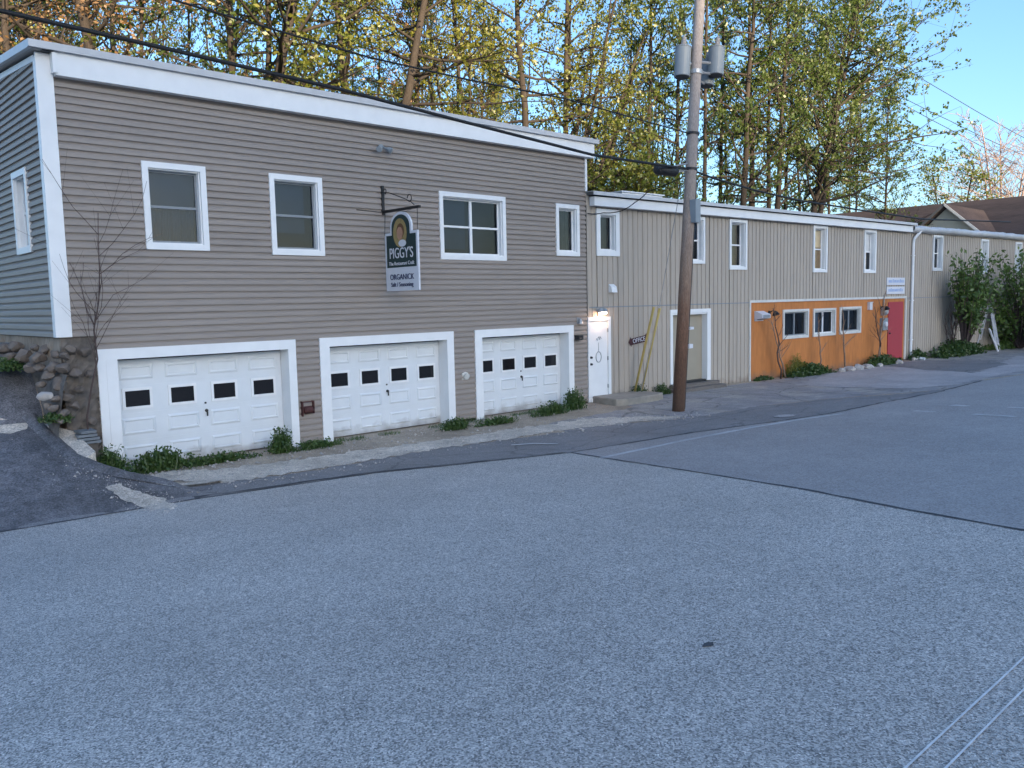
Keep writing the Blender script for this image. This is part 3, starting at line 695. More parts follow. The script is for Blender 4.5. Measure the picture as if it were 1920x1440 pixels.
mb = MB(); mb.box(0.0, 0.05, -0.03, 0.0, 2.30, 5.15); mb.build('corner_board', M['t111'], BB)
mb = MB(); mb.box(0.12, 18.35, -0.20, -0.02, 5.13, 5.36); mb.build('fascia', M['white'], BB)
mb = MB(); mb.box(0.03, 18.5, -0.27, 5.6, 5.40, 5.47); r1 = mb.build('roof', M['roofing'], BB)
mb = MB(); mb.box(0.0, 18.5, -0.31, -0.27, 5.385, 5.475); mb.box(-0.02, 18.5, -0.27, 0.4, 5.471, 5.484); mb.build('drip_edge', M['roof_edge'], r1)
mb = MB(); mb.box(2.0, 3.75, 0.55, 1.9, 5.485, 5.68); mb.box(1.95, 3.8, 0.5, 1.95, 5.681, 5.71); mb.build('roof_hatch', M['white'], r1)
# lumpy far roof edge
def lump(name, s0, s1, mtl, par):
    r = random.Random(9); mb = MB(); n = 90; sec = [(-0.02, -.17), (-.18, -.15), (-.25, -.05), (-.22, .06), (-.10, .10), (0.3, .12), (5.6, .16)]
    for i in range(n + 1):
        s = s0 + (s1 - s0) * i / n; zc = 5.30 + 0.006 * (s - s0) + r.uniform(-.02, .02)
        for y, z in sec: mb.v.append((s, y + r.uniform(-.02, .02), zc + z + r.uniform(-.012, .012)))
    k = len(sec)
    for i in range(n):
        for j in range(k - 1): mb.f.append([i * k + j, (i + 1) * k + j, (i + 1) * k + j + 1, i * k + j + 1]); mb.m.append(0)
    return mb.build(name, mtl, par, smooth=True)
lump('roof', 18.4, END, M['roof_edge'], BB)
window(BB, *WB[0], t=0.14, rec=0.12, style='single', fill=[('curtain', 0.35, 0.95, 0, 1, 'curtain_tan')])
for k, w in enumerate(WB[1:]):
    f = [('blind', 0, 1, 0.55, 1, 'curtain')] if k in (0, 4) else ([('curtain', 0, .8, 0, 1, 'curtain_tan')] if k in (1, 2) else [('blind', 0, 1, 0.48, 1, 'reflect_white'), ('curtain', 0, .6, 0, .48, 'reflect_cream')])  # white and cream fills stand in for reflections in the panes
    if k == 2: f = [('blind', 0, 1, 0.55, 1, 'reflect_cream'), ('curtain', 0, 1, 0, .55, 'reflect_tan')]  # cream over tan imitates the warm reflection in this window
    window(BB, *w, t=0.09, rec=0.13, style='hung', fill=f, glass='glass_clear' if k >= 1 else 'glass', dp=.05)
# white entrance door
mb = MB(); x0, x1, z0, z1 = D1
mb.box(x0, x0 + .06, -0.03, 0.05, z0, z1 - .10); mb.box(x1 - .10, x1, -0.03, 0.05, z0, z1 - .10); mb.box(x0, x1, -0.032, 0.05, z1 - .10, z1); mb.box(x0 + .06, x1 - .10, -0.06, 0.05, z0, z0 + .10)
dr = mb.build('entrance_door', M['white'], BB)
mb = MB(); mb.box(x0 + .062, x1 - .102, 0.012, 0.05, z0 + .12, z1 - .105); mb.box(x0 + .062, x1 - .102, 0.0, 0.05, z0 + .102, z0 + .118); mb.build('door_leaf', M['white'], dr)
mb = MB()
for zc in (1.02, 1.20): mb.lathe((x0 + .13, 0.012, zc), (0, -1, 0), [(0, .032), (.015, .032), (.02, .02), (.05, .028), (.06, 0)], 12)
mb.build('handle', M['black_metal'], dr)
mb = MB()
for zc in (0.4, 1.15, 1.9): mb.box(x1 - .115, x1 - .10, -0.035, 0.01, zc - .05, zc + .05)
mb.build('hinge', M['steel'], dr)
mb = MB(); cx = 0.42
def ring(mb, cx, cz, rx, rz, r, n=20, y=0.004): mb.tube([(cx + rx * math.cos(t), y, cz + rz * math.sin(t)) for t in [i * 2 * math.pi / n for i in range(n + 1)]], r, 6, False)
ring(mb, cx, 1.20, .10, .14, .012); ring(mb, cx, 1.66, .055, .075, .010, 4); ring(mb, cx + .06, 1.68, .05, .06, .009, 4); ring(mb, cx - .07, 1.64, .035, .05, .008, 4)
mb.tube([(cx, .004, 1.34), (cx, .004, 1.58)], .006, 5); mb.build('door_ornament', M['steel'], dr)
# beige door in deep white frame
x0, x1, z0, z1 = D2; mb = MB()
mb.box(x0, x0 + .11, -0.03, 0.0, z0, z1 - .11); mb.box(x1 - .17, x1, -0.03, 0.0, z0, z1 - .11); mb.box(x0, x1, -0.032, 0.0, z1 - .11, z1)
mb.box(x0 + .06, x0 + .11, 0.0, 0.22, z0, z1 - .11); mb.box(x1 - .17, x1 - .12, 0.0, 0.22, z0, z1 - .11); mb.box(x0 + .11, x1 - .17, 0.0, 0.22, z1 - .16, z1 - .11)
d2 = mb.build('side_door', M['white'], BB)
mb = MB(); mb.box(x0 + .115, x1 - .175, 0.17, 0.21, z0 + .04, z1 - .165); mb.build('door_leaf', M['beige_door'], d2)
mb = MB(); mb.lathe((x0 + .75, 0.17, 1.2), (0, -1, 0), [(0, .035), (.02, .035), (.03, .02), (.06, .03), (.075, 0)], 12); mb.build('handle', M['steel'], d2)
mb = MB(); mb.box(x0 + .11, x1 - .17, 0.02, 0.22, z0 - .05, z0 + .035); mb.build('sill', M['dark_plastic'], d2)
# orange shop front
x0, x1, z0, z1 = OR
mb = MB()
hO = [(a + .03, b - .03, c + .03, d - .03) for a, b, c, d in WO] + [(16.80, 18.10, -1, 2.38)]
us = sorted({x0 + .07, x1 - .09} | {v for h in hO for v in h[:2]})
for a, b in zip(us[:-1], us[1:]):
    for p, q in cuts(-0.05, z1 - .08, [(h[2], h[3]) for h in hO if h[0] < (a + b) / 2 < h[1]]): mb.quad((a, 0.02, p), (b, 0.02, p), (b, 0.02, q), (a, 0.02, q))
sf = mb.build('orange_front', M['orange'], BB)
mb = MB(); mb.box(x0, x1, -0.03, 0.03, z1 - .08, z1); mb.box(x0, x0 + .07, -0.03, 0.03, -.02, z1 - .08); mb.box(x1 - .09, x1, -0.03, 0.03, 0.05, z1 - .08); mb.build('front_trim', M['trim_old'], sf)
for k, w in enumerate(WO): window(BB, *w, t=0.08, rec=0.06, style='slider', trim='trim_old', xf=lambda p: p + Vector((0, .018, 0)), sash='white' if k == 1 else 'sash_grey', fill=[('curtain', 0.05, .4, 0, 1, 'sash_grey')] if k == 1 else None)
mb = MB(); mb.box(16.82, 18.08, 0.0, 0.06, 0.14, 2.36); rd = mb.build('red_door', M['red'], BB)
mb = MB(); mb.box(16.80, 18.10, 0.022, 0.10, 2.361, 2.40); mb.box(16.80, 16.82, -0.01, 0.06, 0.1, 2.36); mb.build('door_frame', M['red'], rd)
mb = MB(); mb.lathe((16.93, 0.0, 1.15), (0, -1, 0), [(0, .03), (.02, .03), (.03, .018), (.05, .026), (.06, 0)], 10); mb.build('handle', M['black_metal'], rd)
# downspout
mb = MB(); mb.tube([(19.05, -.20, 5.22), (19.0, -.16, 5.12), (18.75, -.07, 4.88), (18.72, -.06, 4.7), (18.70, -.06, 2.5), (18.70, -.06, 0.35), (18.72, -.08, 0.2), (18.78, -.35, 0.07), (18.80, -.60, 0.05)], .055, 10)
for z in (4.2, 2.4, 0.8): mb.box(18.63, 18.77, -.125, 0.0, z, z + .03)
mb.build('downspout', M['white'], BB)

# ------------------------------------------------------------------ background house
HB = thing('brown_roof_house', 'house with a brown shingled roof and small cream gable beyond the annex', 'house', (56, 4, 0))
hx = lambda p: p - Vector((56, 4, 0))
rp = lambda x: 8.55 - (59.0 - x) * 0.47
mb = MB(hx)
mb.add([(51.3, 16, rp(51.3)), (59, 16, 8.55), (59, -5.0, 8.55), (51.3, -5.0, rp(51.3)), (66.7, 16, rp(51.3)), (66.7, -5.0, rp(51.3))], [(0, 1, 2, 3), (1, 4, 5, 2)])
mb.add([(51.3, 16, rp(51.3) - .18), (51.3, -5, rp(51.3) - .18), (51.3, -5, rp(51.3)), (51.3, 16, rp(51.3))], [(0, 1, 2, 3)])
rf = mb.build('roof', M['shingle'], HB)
mb = MB(hx); mb.box(51.9, 66, -4.4, 15.4, 0, rp(51.9) - .1); mb.build('wall', M['cream'], HB)
gy, gz, gw, gh = 3.45, 7.72, 2.9, 2.6
mb = MB(hx)
for sgn in (-1, 1):
    o_ = [(50.7, gy, gz), (58.5, gy, gz), (58.5, gy + sgn * gw, gz - gh), (50.7, gy + sgn * gw, gz - gh)]
    mb.prism(o_, (0, 0, -0.16))
mb.build('gable_roof', M['shingle'], rf)
mb = MB(hx); mb.prism([(51.2, gy, gz - .2), (51.2, gy + gw - .25, gz - gh), (51.2, gy - gw + .25, gz - gh)], (.2, 0, 0)); gwall = mb.build('gable_wall', M['cream'], HB)
mb = MB(hx); mb.prism([(50.62, gy, gz + .03), (50.62, gy - gw, gz - gh + .03), (50.62, gy - gw, gz - gh - .15), (50.62, gy, gz - .13)], (.08, 0, 0)); mb.build('rake_board', M['trim_old'], gwall)
mb = MB(hx); mb.prism([(50.64, gy + .001, gz + .03), (50.64, gy + gw, gz - gh + .03), (50.64, gy + gw, gz - gh - .15), (50.64, gy + .001, gz - .13)], (.08, 0, 0)); mb.build('rake_board', M['roofing'], gwall)

def foot(px, py, out=.25):
    d = sight(px, py); P = CAM + d * (((JB - CAM).dot(NB)) / d.dot(NB)); return B2W((P - JB).dot(UB), out, 0)
# ------------------------------------------------------------------ utility pole
PB = Vector((16.46, -2.77, 0)); PT = Vector((17.66, -2.56, 9.84)); PD = (PT - PB).normalized(); PBz = zg(16.46, -2.77)
UP = thing('utility_pole', 'leaning wooden utility pole carrying grey transformers beside the shoulder', 'utility pole', PB)
mb = MB(lambda p: p - PB); LEN = 11.8
mb.tube([PB + PD * t for t in [-0.3, 0.15, 1, 2, 3, 4, 5, 6, 7, 8, 9, 10, LEN]], [.155, .152, .15, .147, .145, .142, .14, .137, .134, .131, .128, .124, .12], 16)
mb.build('shaft', M['pole'], UP, smooth=True)
def pole_at(z): return PB + PD * (z / PD.z)
def can(c, r, h, par, tilt=PD):
    t = mb_ = MB(lambda p: p - PB)
    mb_.lathe(c - tilt * h / 2, tilt, [(0, r * .9), (.01, r), (h * .93, r), (h * .935, r * 1.05), (h * .97, r * 1.05), (h, r * .8), (h + .04, 0)], 24)
    o = mb_.build('transformer', M['galv'], par, smooth=False)
    b = MB(lambda p: p - PB); b.lathe(c + tilt * (h / 2 + .02), tilt + Vector((.1, 0, 0)), [(0, .05), (.05, .075), (.07, .05), (.12, .07), (.14, .045), (.19, .06), (.22, .02), (.26, .02)], 10); b.build('bushing', M['porcelain'], o)
    b = MB(lambda p: p - PB); b.lathe(c - tilt * (h / 2 + .012), tilt, [(0, r * .85), (.011, r * .88)], 20); b.build('base', M['dark_plastic'], o)
    return o
def at_pole(px, py, dd=0.0):
    d = sight(px, py); return CAM + d * ((19.98 + dd) / FPX)
can(at_pole(1280, 116, -0.05), .19, .74, UP); can(at_pole(1343, 115, 0.25), .19, .70, UP); can(at_pole(1326, 138, 0.55), .18, .62, UP)
mb = MB(lambda p: p - PB)
for q in ((1280, 120, -.05), (1343, 120, .25), (1326, 140, .55)):
    e = at_pole(*q); c = pole_at(e.z); mb.tube([c, e], .035, 6)
    c2 = pole_at(e.z - .25); mb.tube([c2, e - PD * .25], .03, 6)
mb.lathe(pole_at(8.05), PD, [(0, .16), (.10, .16)], 14); mb.build('bracket', M['steel'], UP)
for z in (5.75, 6.6): mb = MB(lambda p: p - PB); mb.lathe(pole_at(z), PD, [(0, .155), (.06, .155)], 14); mb.build('band', M['black_metal'], UP)
mb = MB(lambda p: p - PB); e = at_pole(1303, 396, -.12); mb.box(e.x - .10, e.x + .10, e.y - .09, e.y + .08, e.z - .27, e.z + .27); mb.build('meter_box', M['galv'], UP)
mb = MB(lambda p: p - PB)
for z, zz in ((1.55, .10), (1.98, .06)):
    c = pole_at(z); mb.box(c.x + .10, c.x + .25, c.y - .15, c.y + .02, z - zz / 2, z + zz / 2)
mb.build('marker_tag', M['sign_white'], UP)
mb = MB(lambda p: p - PB); mb.tube([pole_at(z) + Vector((.135, -.08, 0)) for z in (0.05, 2, 4, 5.5)], .02, 6); mb.build('ground_wire', M['dark_plastic'], UP)

def cable(name, label, pts, r, n=40, sag=0.0, m='cable', cat='cable', group=None):
    P = [Vector(p) for p in pts]; out = []
    seg = max(2, n // (len(P) - 1))
    for i in range(len(P) - 1):
        for j in range(seg): 
            t = j / seg; q = P[i].lerp(P[i + 1], t); q.z -= sag * 4 * t * (1 - t); out.append(q)
    out.append(P[-1]); mb = MB(); mb.tube(out, r, 8)
    return tag(mb.build(name, M[m], None, smooth=True), label, cat, group)
att = pole_at(5.78)
a0 = on_y(0, 20, -2.8); a1 = on_y(640, 168, -2.8); a2 = on_y(1110, 290, -2.8)
cable('overhead_cable', 'thick black cable running along the roofline of the taupe building', [a0 + (a0 - a1) * 2.2 + Vector((0, 0, .35)), a0, on_y(320, 93, -2.8), a1, on_y(880, 231, -2.8), a2, att], .030)
b0 = on_y(325, 0, -2.8); b1 = on_y(690, 107, -2.8)
cable('overhead_cable', 'thinner black cable crossing the trees above the taupe roof', [b0 + (b0 - b1) * 2 + Vector((0, 0, .3)), b0, b1, on_y(880, 150, -2.8), on_y(1060, 185, -2.8), pole_at(6.62)], .016)
cable('overhead_cable', 'black cable leaving the pole over the annex roof', [att, on_y(1340, 335, -2.8), on_y(1420, 358, -2.8), on_y(1500, 376, -2.8), on_y(1620, 395, -2.8), on_y(1730, 411, -2.8), on_y(1850, 428, -2.8) + Vector((3, 0, .4))], .026)
mb = MB(); c0 = at_pole(1228, 317, -0.6); c1 = at_pole(1270, 322, -0.3); 
mb.lathe(c0, (c1 - c0), [(0, .02), (.02, .10), (.08, .13), ((c1 - c0).length - .08, .13), ((c1 - c0).length - .02, .09), ((c1 - c0).length, .02)], 14)
sc_ = tag(mb.build('splice_case', M['dark_plastic'], None, smooth=True), 'black cable splice case hanging left of the utility pole', 'splice case')
mb = MB(); mb.tube([c1, att + Vector((-.1, 0, 0))], .035, 6); mb.tube([at_pole(1262, 312, -.3), pole_at(5.95)], .02, 6); mb.build('strap', M['steel'], sc_)
cable('service_cable', 'thin black service wire dropping from the pole to the annex corner', [pole_at(5.7), on_y(1214, 360, -1.2), on_y(1190, 380, -.5), B2W(1.28, .06, 5.06), B2W(0.6, .05, 4.98), B2W(0.02, .05, 4.93)], .012, 30, .02)
cable('guy_wire', 'thin guy wire slanting from the pole to the ground by the annex', [pole_at(6.5), on_y(1272, 372, -2.3) , on_y(1236, 576, -1.0), on_ground(1199, 746)], .009, m='steel', cat='wire')
def guard(name, label, top, bot):
    mb = MB(); T_, B_ = Vector(top), Vector(bot); mb.tube([B_, B_.lerp(T_, .5), T_], [.028, .034, .036], 8); 
    return tag(mb.build(name, M['yellow_guard'], None, smooth=True), label, 'guy guard', 'yellow guy wire guards')
gb = on_ground(1199, 746)
guard('guy_guard', 'yellow guy wire guard, the left one standing steeper against the siding', on_y(1226, 576, -.75), gb + Vector((-.10, .12, .05)))
guard('guy_guard', 'yellow guy wire guard, the right one slanting nearer the beige door', on_y(1237, 578, -1.0), gb + Vector((.04, 0, .05)))
for i, (q0, q1) in enumerate((((1780, 178), (1990, 294)), ((1780, 226), (1990, 320)), ((1780, 242), (1990, 345)))):
    p0 = CAM + sight(*q0) * (75 / FPX); p1 = CAM + sight(*q1) * (75 / FPX)
    cable('distant_wire', ['uppermost of three thin wires crossing the open sky', 'middle of three thin wires crossing the open sky', 'lowest of three thin wires crossing the open sky'][i], [p0 + (p0 - p1) * 1.0 + Vector((0, 0, .8)), p0, p1, p1 + (p1 - p0)], .03, 40, 0.15, cat='wire', group='thin wires in the sky at right')

# ------------------------------------------------------------------ hanging sign (stands square to the wall at x = 10.02)
HS = thing('hanging_sign', 'green and white hanging shop sign with arched top on an iron wall bracket', 'sign', (10.02, 0, 4.6))
hx2 = lambda p: p - Vector((10.02, 0, 4.6))
mb = MB(hx2); mb.box(9.99, 10.05, -.05, -0.005, 4.55, 5.14); mb.box(9.995, 10.045, -1.28, -.05, 4.58, 4.63)
mb.tube([(10.02, -.05, 5.0), (10.02, -.25, 4.98), (10.02, -.5, 4.90), (10.02, -.8, 4.80), (10.02, -1.0, 4.72), (10.02, -1.1, 4.65)], .010, 6)
mb.tube([(10.02, -.95 + .07 * math.cos(t), 4.80 + .07 * math.sin(t)) for t in [i * .5 for i in range(11)]], .010, 6)
mb.tube([(10.02, -.12 + .04 * math.cos(t), 5.02 + .05 * math.sin(t)) for t in [i * .5 for i in range(11)]], .010, 6)
mb.build('bracket', M['black_metal'], HS)
mb = MB(hx2); mb.tube([(10.02, -.10, 4.60), (9.99, -.10, 4.12)], .007, 5); mb.tube([(10.02, -1.2, 4.60), (10.02, -1.18, 4.16)], .007, 5); mb.build('hanger', M['black_metal'], HS)
mb = MB(hx2); mb.tube([(10.0, -.03, 4.6), (9.38, -.03, 4.62)], .009, 5); mb.tube([(10.02, -1.25, 4.61), (10.6, -.03, 4.66)], .006, 5); mb.build('stay_wire', M['black_metal'], HS)
def sign_outline(e, z0, zs, zt, ya, yb, hw):
    yc = (ya + yb) / 2; o = [(ya - e, z0 + e), (ya - e, zs - e), (yc + hw - e, zs - e)]
    # arch (elliptical) between shoulders
    n = 18; zb = zs + .10
    for i in range(n + 1):
        t = math.pi * i / n; o.append((yc + (hw - e) * math.cos(t), zb + (zt - zb - e) * math.sin(t)))
    o += [(yc - hw + e, zs - e), (yb + e, zs - e), (yb + e, z0 + e)]
    return o
ya, yb = -.09, -1.20
mb = MB(hx2); mb.prism([(10.0, y, z) for y, z in sign_outline(0, 2.98, 4.16, 4.56, ya, yb, .36)], (.04, 0, 0)); bd = mb.build('board', M['sign_white'], HS)
for xo, dx in ((9.999, -.004), (10.041, .004)):
    mb = MB(hx2); mb.prism([(xo, y, z) for y, z in sign_outline(.055, 3.40, 4.16, 4.56, ya, yb, .36)], (dx, 0, 0)); mb.build('green_panel', M['sign_green'], bd)
yc = (ya + yb) / 2
def ell(mb, x, y, z, ry, rz, dx, n=20): mb.prism([(x, y + ry * math.cos(t), z + rz * math.sin(t)) for t in [2 * math.pi * i / n for i in range(n)]], (dx, 0, 0))
mb = MB(hx2); ell(mb, 9.9945, yc + .02, 4.14, .23, .29, -.003); po = mb.build('portrait', M['portrait_gold'], HS)
mb = MB(hx2); ell(mb, 9.991, yc, 4.18, .13, .15, -.002); mb.build('portrait_hair', M['portrait_hair'], po)
mb = MB(hx2); ell(mb, 9.9885, yc + .02, 4.13, .10, .13, -.002); mb.build('portrait_face', M['portrait_skin'], po)
mb = MB(hx2); ell(mb, 9.9885, yc - .06, 3.93, .13, .07, -.002); mb.build('portrait_collar', M['sign_white'], po)
TM = lambda z, sx=1.0: Matrix.Translation(hx2(Vector((9.992, yc, z)))) @ Matrix(((0, 0, -1, 0), (-1, 0, 0, 0), (0, 1, 0, 0), (0, 0, 0, 1))) @ Matrix.Diagonal((sx, 1, 1, 1))
text_mesh('lettering', "PIGGY'S", .30, M['sign_white'], HS, TM(3.73, .78))
text_mesh('lettering', "The Restaurant Craft", .105, M['sign_white'], HS, TM(3.53, .95))
text_mesh('lettering', "ORGANICK", .16, M['letter_blue'], HS, TM(3.255, .98).copy() if False else Matrix.Translation((-.0, 0, 0)) @ TM(3.255, .98))
text_mesh('lettering', "Salt / Seasoning", .125, M['letter_blue'], HS, TM(3.105, .98))

# ------------------------------------------------------------------ small fittings on the walls
def onA(px, py, y=0.0): return on_y(px, py, y)
p = onA(713, 276)
FL = thing('flood_light', 'grey twin-head flood light under the eave of the taupe building', 'flood light', p)
mb = MB(); mb.lathe((0, -.005, 0.0), (0, -1, 0), [(0, .06), (.04, .055), (.05, 0)], 14); mb.build('base', M['galv'], FL)
for sgn in (-1, 1):
    mb = MB(); d = Vector((sgn * .6, -.7, -.45)).normalized(); st = Vector((sgn * .04, -.05, 0)); mb.tube([st, st + d * .08], .018, 6); mb.lathe(st + d * .07, d, [(0, .03), (.05, .05), (.12, .065), (.125, .05)], 12); mb.build('lamp_head', M['galv'], FL)
p = onA(573, 766)
HP = thing('hose_bracket', 'rusty red hose connection bracket between the first two garages', 'pipe fitting', p)
mb = MB(); mb.box(-.11, -.09, -.09, -.005, -.14, .15); mb.box(.13, .15, -.09, -.005, -.10, .15); mb.box(-.09, .13, -.09, -.07, .13, .15); mb.build('bracket', M['rust'], HP)
mb = MB(); mb.lathe((-.08, -.07, -.02), (1, 0, 0), [(0, .05), (.03, .075), (.16, .075), (.19, .05), (.2, 0)], 12); mb.build('valve', M['rust'], HP)
p = onA(871, 704)
mb = MB(); mb.lathe((0, -.005, 0), (0, -1, -.3), [(0, .09), (.02, .09), (.03, .07), (.09, .075), (.10, 0)], 14); mb.box(-.09, .09, -.02, -.004, -.1, .1)
tag(mb.build('dryer_vent', M['trim_old'], None, loc=p), 'round cream dryer vent between the second and third garage doors', 'vent')
p = onA(1081, 633)
mb = MB(); mb.box(-.09, .09, -.16, -.005, -.05, .06); mb.prism([(-.09, -.16, .02), (-.14, -.24, -.02), (-.14, -.24, -.06), (-.09, -.16, -.05)], (.10, 0, 0))
tag(mb.build('mailbox', M['dark_plastic'], None, loc=p), 'small black box beside the third garage door', 'wall box')
p = onA(1083, 601)
LT = thing('wall_lantern', 'small grey unlit lamp above the black box by the third garage', 'lamp', p)
mb = MB(); mb.box(-.05, .05, -.03, -.004, -.08, .08); mb.build('base', M['galv'], LT)
mb = MB(); mb.lathe((0, -.10, -.08), (0, 0, 1), [(0, .07), (.06, .055), (.12, .02), (.13, 0)], 12); mb.tube([(0, -.03, .02), (0, -.10, .04)], .015, 6); mb.build('lamp_shade', M['steel'], LT)
# lit porch lamp
p = B2W(.42, 0, 2.44)
PL = thing('porch_lamp', 'lit porch lamp with two bulbs above the white entrance door', 'lamp', p, TH)
mb = MB(); mb.box(-.10, .16, -.03, -.014, -.04, .05); mb.build('base', M['steel'], PL)
for dx in (-.05, .11):
    mb = MB(); mb.lathe((dx, -.11, .05), (0, -.25, -1), [(0, .02), (.03, .06), (.10, .085), (.12, .08)], 14); sh_ = mb.build('lamp_shade', M['steel'], PL)
    mb = MB(); mb.lathe((dx, -.125, -.03), (0, -.25, -1), [(0, .03), (.03, .055), (.07, .05), (.09, 0)], 12); mb.build('bulb', M['bulb'], sh_)
ld = bpy.data.lights.new('porch_lamp_light', 'POINT'); ld.energy = 3.0; ld.color = (1.0, 0.62, 0.38); ld.shadow_soft_size = .05
lo = bpy.data.objects.new('porch_lamp_light', ld); COL.objects.link(lo); lo.parent = PL; lo.location = (.03, -.16, -.16)
p = B2W(.93, 0, 3.0)
mb = MB(); mb.prism([(-.10, -.002, .12), (-.10, -.10, .05), (-.10, -.13, -.10), (-.10, -.002, -.10)], (.20, 0, 0))
o = tag(mb.build('wall_vent', M['white'], None, loc=p), 'small white hooded vent high above the white entrance door', 'vent'); o.rotation_euler.z = TH
# arrow sign
AS = thing('arrow_sign', 'small maroon arrow-shaped sign with pale lettering, tilted on the annex siding', 'sign', B2W(1.98, .03, 1.575), TH)
AS.rotation_euler = (0, R(-7), TH)
mb = MB(); mb.prism([(-.40, 0, 0), (-.30, 0, .13), (-.30, 0, .09), (.30, 0, .09), (.36, 0, .13), (.36, 0, -.13), (.30, 0, -.09), (-.30, 0, -.09), (-.30, 0, -.13)], (0, .012, 0)); mb.build('board', M['sign_red'], AS)
text_mesh('lettering', "OFFICE", .17, M['sign_white'], AS, Matrix.Translation((.02, -.004, 0)) @ Matrix.Rotation(R(90), 4, 'X') @ Matrix.Diagonal((.95, 1, 1, 1)), .002)
# two white sign boards
for k, (z0, z1, lb) in enumerate(((3.04, 3.33, 'upper of two white sign boards with pale blue lettering over the red door'), (2.69, 2.98, 'lower of two white sign boards with pale blue lettering over the red door'))):
    SB = thing('sign_board', lb, 'sign', B2W(17.33, .012, (z0 + z1) / 2), TH, 'white sign boards over the red door')
    mb = MB(); mb.box(-.76, .76, -.025, 0, -.145, .145); mb.build('board', M['sign_white'], SB)
    mb = MB(); r = random.Random(k + 30); x = -.62
    while x < .6:
        w = r.uniform(.05, .11); mb.box(x, x + w, -.029, -.0255, -.05, .05 if r.random() < .7 else .08); x += w + r.uniform(.02, .05)
    mb.build('lettering', M['letter_pale'], SB)
# fittings on the orange front
p = B2W(7.9, -.02, 2.07)
WP = thing('wall_pack_light', 'white boxy wall light at the left end of the orange front', 'lamp', p, TH)
mb = MB(); mb.box(-.24, .22, -.04, -.002, -.15, .17); mb.prism([(-.24, -.041, .17), (-.24, -.30, .06), (-.24, -.30, -.06), (-.24, -.041, -.10)], (.46, 0, 0)); mb.build('housing', M['sign_white'], WP)
mb = MB(); mb.prism([(-.20, -.302, .05), (-.20, -.306, -.05), (-.20, -.10, -.115), (-.20, -.06, -.115)], (.38, 0, 0)); mb.build('lens', M['sash_grey'], WP)
for px, lb in ((8.5, 'black gooseneck lamp beside the white wall light on the orange front'), (16.2, 'black gooseneck lamp above the electric meter on the orange front')):
    G = thing('gooseneck_lamp', lb, 'lamp', B2W(px, -.02, 2.18), TH, 'black lamps on the orange front')
    mb = MB(); mb.lathe((0, -.002, 0), (0, -1, 0), [(0, .06), (.03, .06), (.035, 0)], 12); mb.tube([(0, -.03, 0), (0, -.12, .05), (0, -.22, .03)], .015, 6); mb.build('arm', M['black_metal'], G)
    mb = MB(); mb.lathe((0, -.22, .05), (0, -.3, -1), [(0, .03), (.04, .07), (.14, .12), (.15, .11)], 14); mb.build('lamp_shade', M['black_metal'], G)
p = B2W(15.25, -.02, 2.25)
mb = MB(); mb.box(-.11, .11, -.10, -.002, -.14, .14); mb.box(-.13, .13, -.12, -.002, .141, .16)
o = tag(mb.build('utility_box', M['sign_white'], None, loc=p), 'small upright white box right of the orange front windows', 'wall box'); o.rotation_euler.z = TH
EM = thing('electric_meter', 'round glass electric meter over a grey box beside the red door', 'electric meter', B2W(16.35, -.02, 1.75), TH)
mb = MB(); mb.box(-.20, .20, -.14, -.002, -.45, .02); mb.build('meter_base', M['galv'], EM)
mb = MB(); mb.box(-.14, .14, -.10, -.002, .12, .42); mb.lathe((0, -.10, .27), (0, -1, 0), [(0, .13), (.08, .13), (.11, .09), (.115, 0)], 18); mb.build('meter_head', M['steel'], EM)
mb = MB(); mb.lathe((0, -.14, -.22), (0, -1, 0), [(0, .10), (.05, .10), (.07, .06), (.072, 0)], 16); mb.build('dial', M['sign_white'], EM)
mb = MB(); mb.tube([(0, -.05, .42), (0, -.05, .9)], .03, 8); mb.build('conduit', M['steel'], EM)

# ------------------------------------------------------------------ steps, slabs, ladder
def rock_mesh(name, r, seed, mtl, sq=(1, 1, .7), sub=2, parent=None):
    bm = bmesh.new(); bmesh.ops.create_icosphere(bm, subdivisions=sub, radius=1.0); rr = random.Random(seed)
    ax = [(Vector((rr.gauss(0, 1), rr.gauss(0, 1), rr.gauss(0, 1))).normalized(), rr.uniform(.55, .9)) for _ in range(9)]
    for v in bm.verts:
        p = v.co.copy()
        for a, d in ax:
            h = p.dot(a)
            if h > d: p -= a * (h - d)
        p *= 1 + rr.uniform(-.05, .05)
        v.co = Vector((p.x * r * sq[0], p.y * r * sq[1], p.z * r * sq[2]))
    me = bpy.data.meshes.new(name); bm.to_mesh(me); bm.free(); me.materials.append(mtl)
    o = bpy.data.objects.new(name, me); COL.objects.link(o); return o
ST = B2W(0.42, 0, 0)
mb = MB(); r = random.Random(2)
ou = [(-.30, -.03), (1.50, -.03), (1.55, -.9), (1.2, -1.06), (-.1, -1.12), (-.38, -.95)]
mb.prism([(x, y, -.08) for x, y in ou], (0, 0, .24))
o = tag(mb.build('stoop', M['concrete'], None, loc=ST + Vector((0, 0, .02))), 'low concrete stoop in front of the white entrance door', 'step'); o.rotation_euler.z = TH
bv = o.modifiers.new('bevel', 'BEVEL'); bv.width = .03; bv.segments = 2
mb = MB(); mb.box(3.25, 5.55, -.42, -.04, .02, .10); mb.box(3.3, 5.5, -.20, -.04, .102, .20); mb.box(3.3, 3.38, -.38, -.05, -.06, .018); mb.box(5.40, 5.48, -.38, -.05, -.06, .018)
sp_ = MB()
WS = thing('wooden_step', 'weathered wooden step below the beige door', 'step', JB, TH)
mb.build('tread', M['wood_grey'], WS)
mb = MB(); mb.box(3.27, 5.53, -.44, -.425, -.02, .06); mb.build('riser', M['wood_grey'], WS)
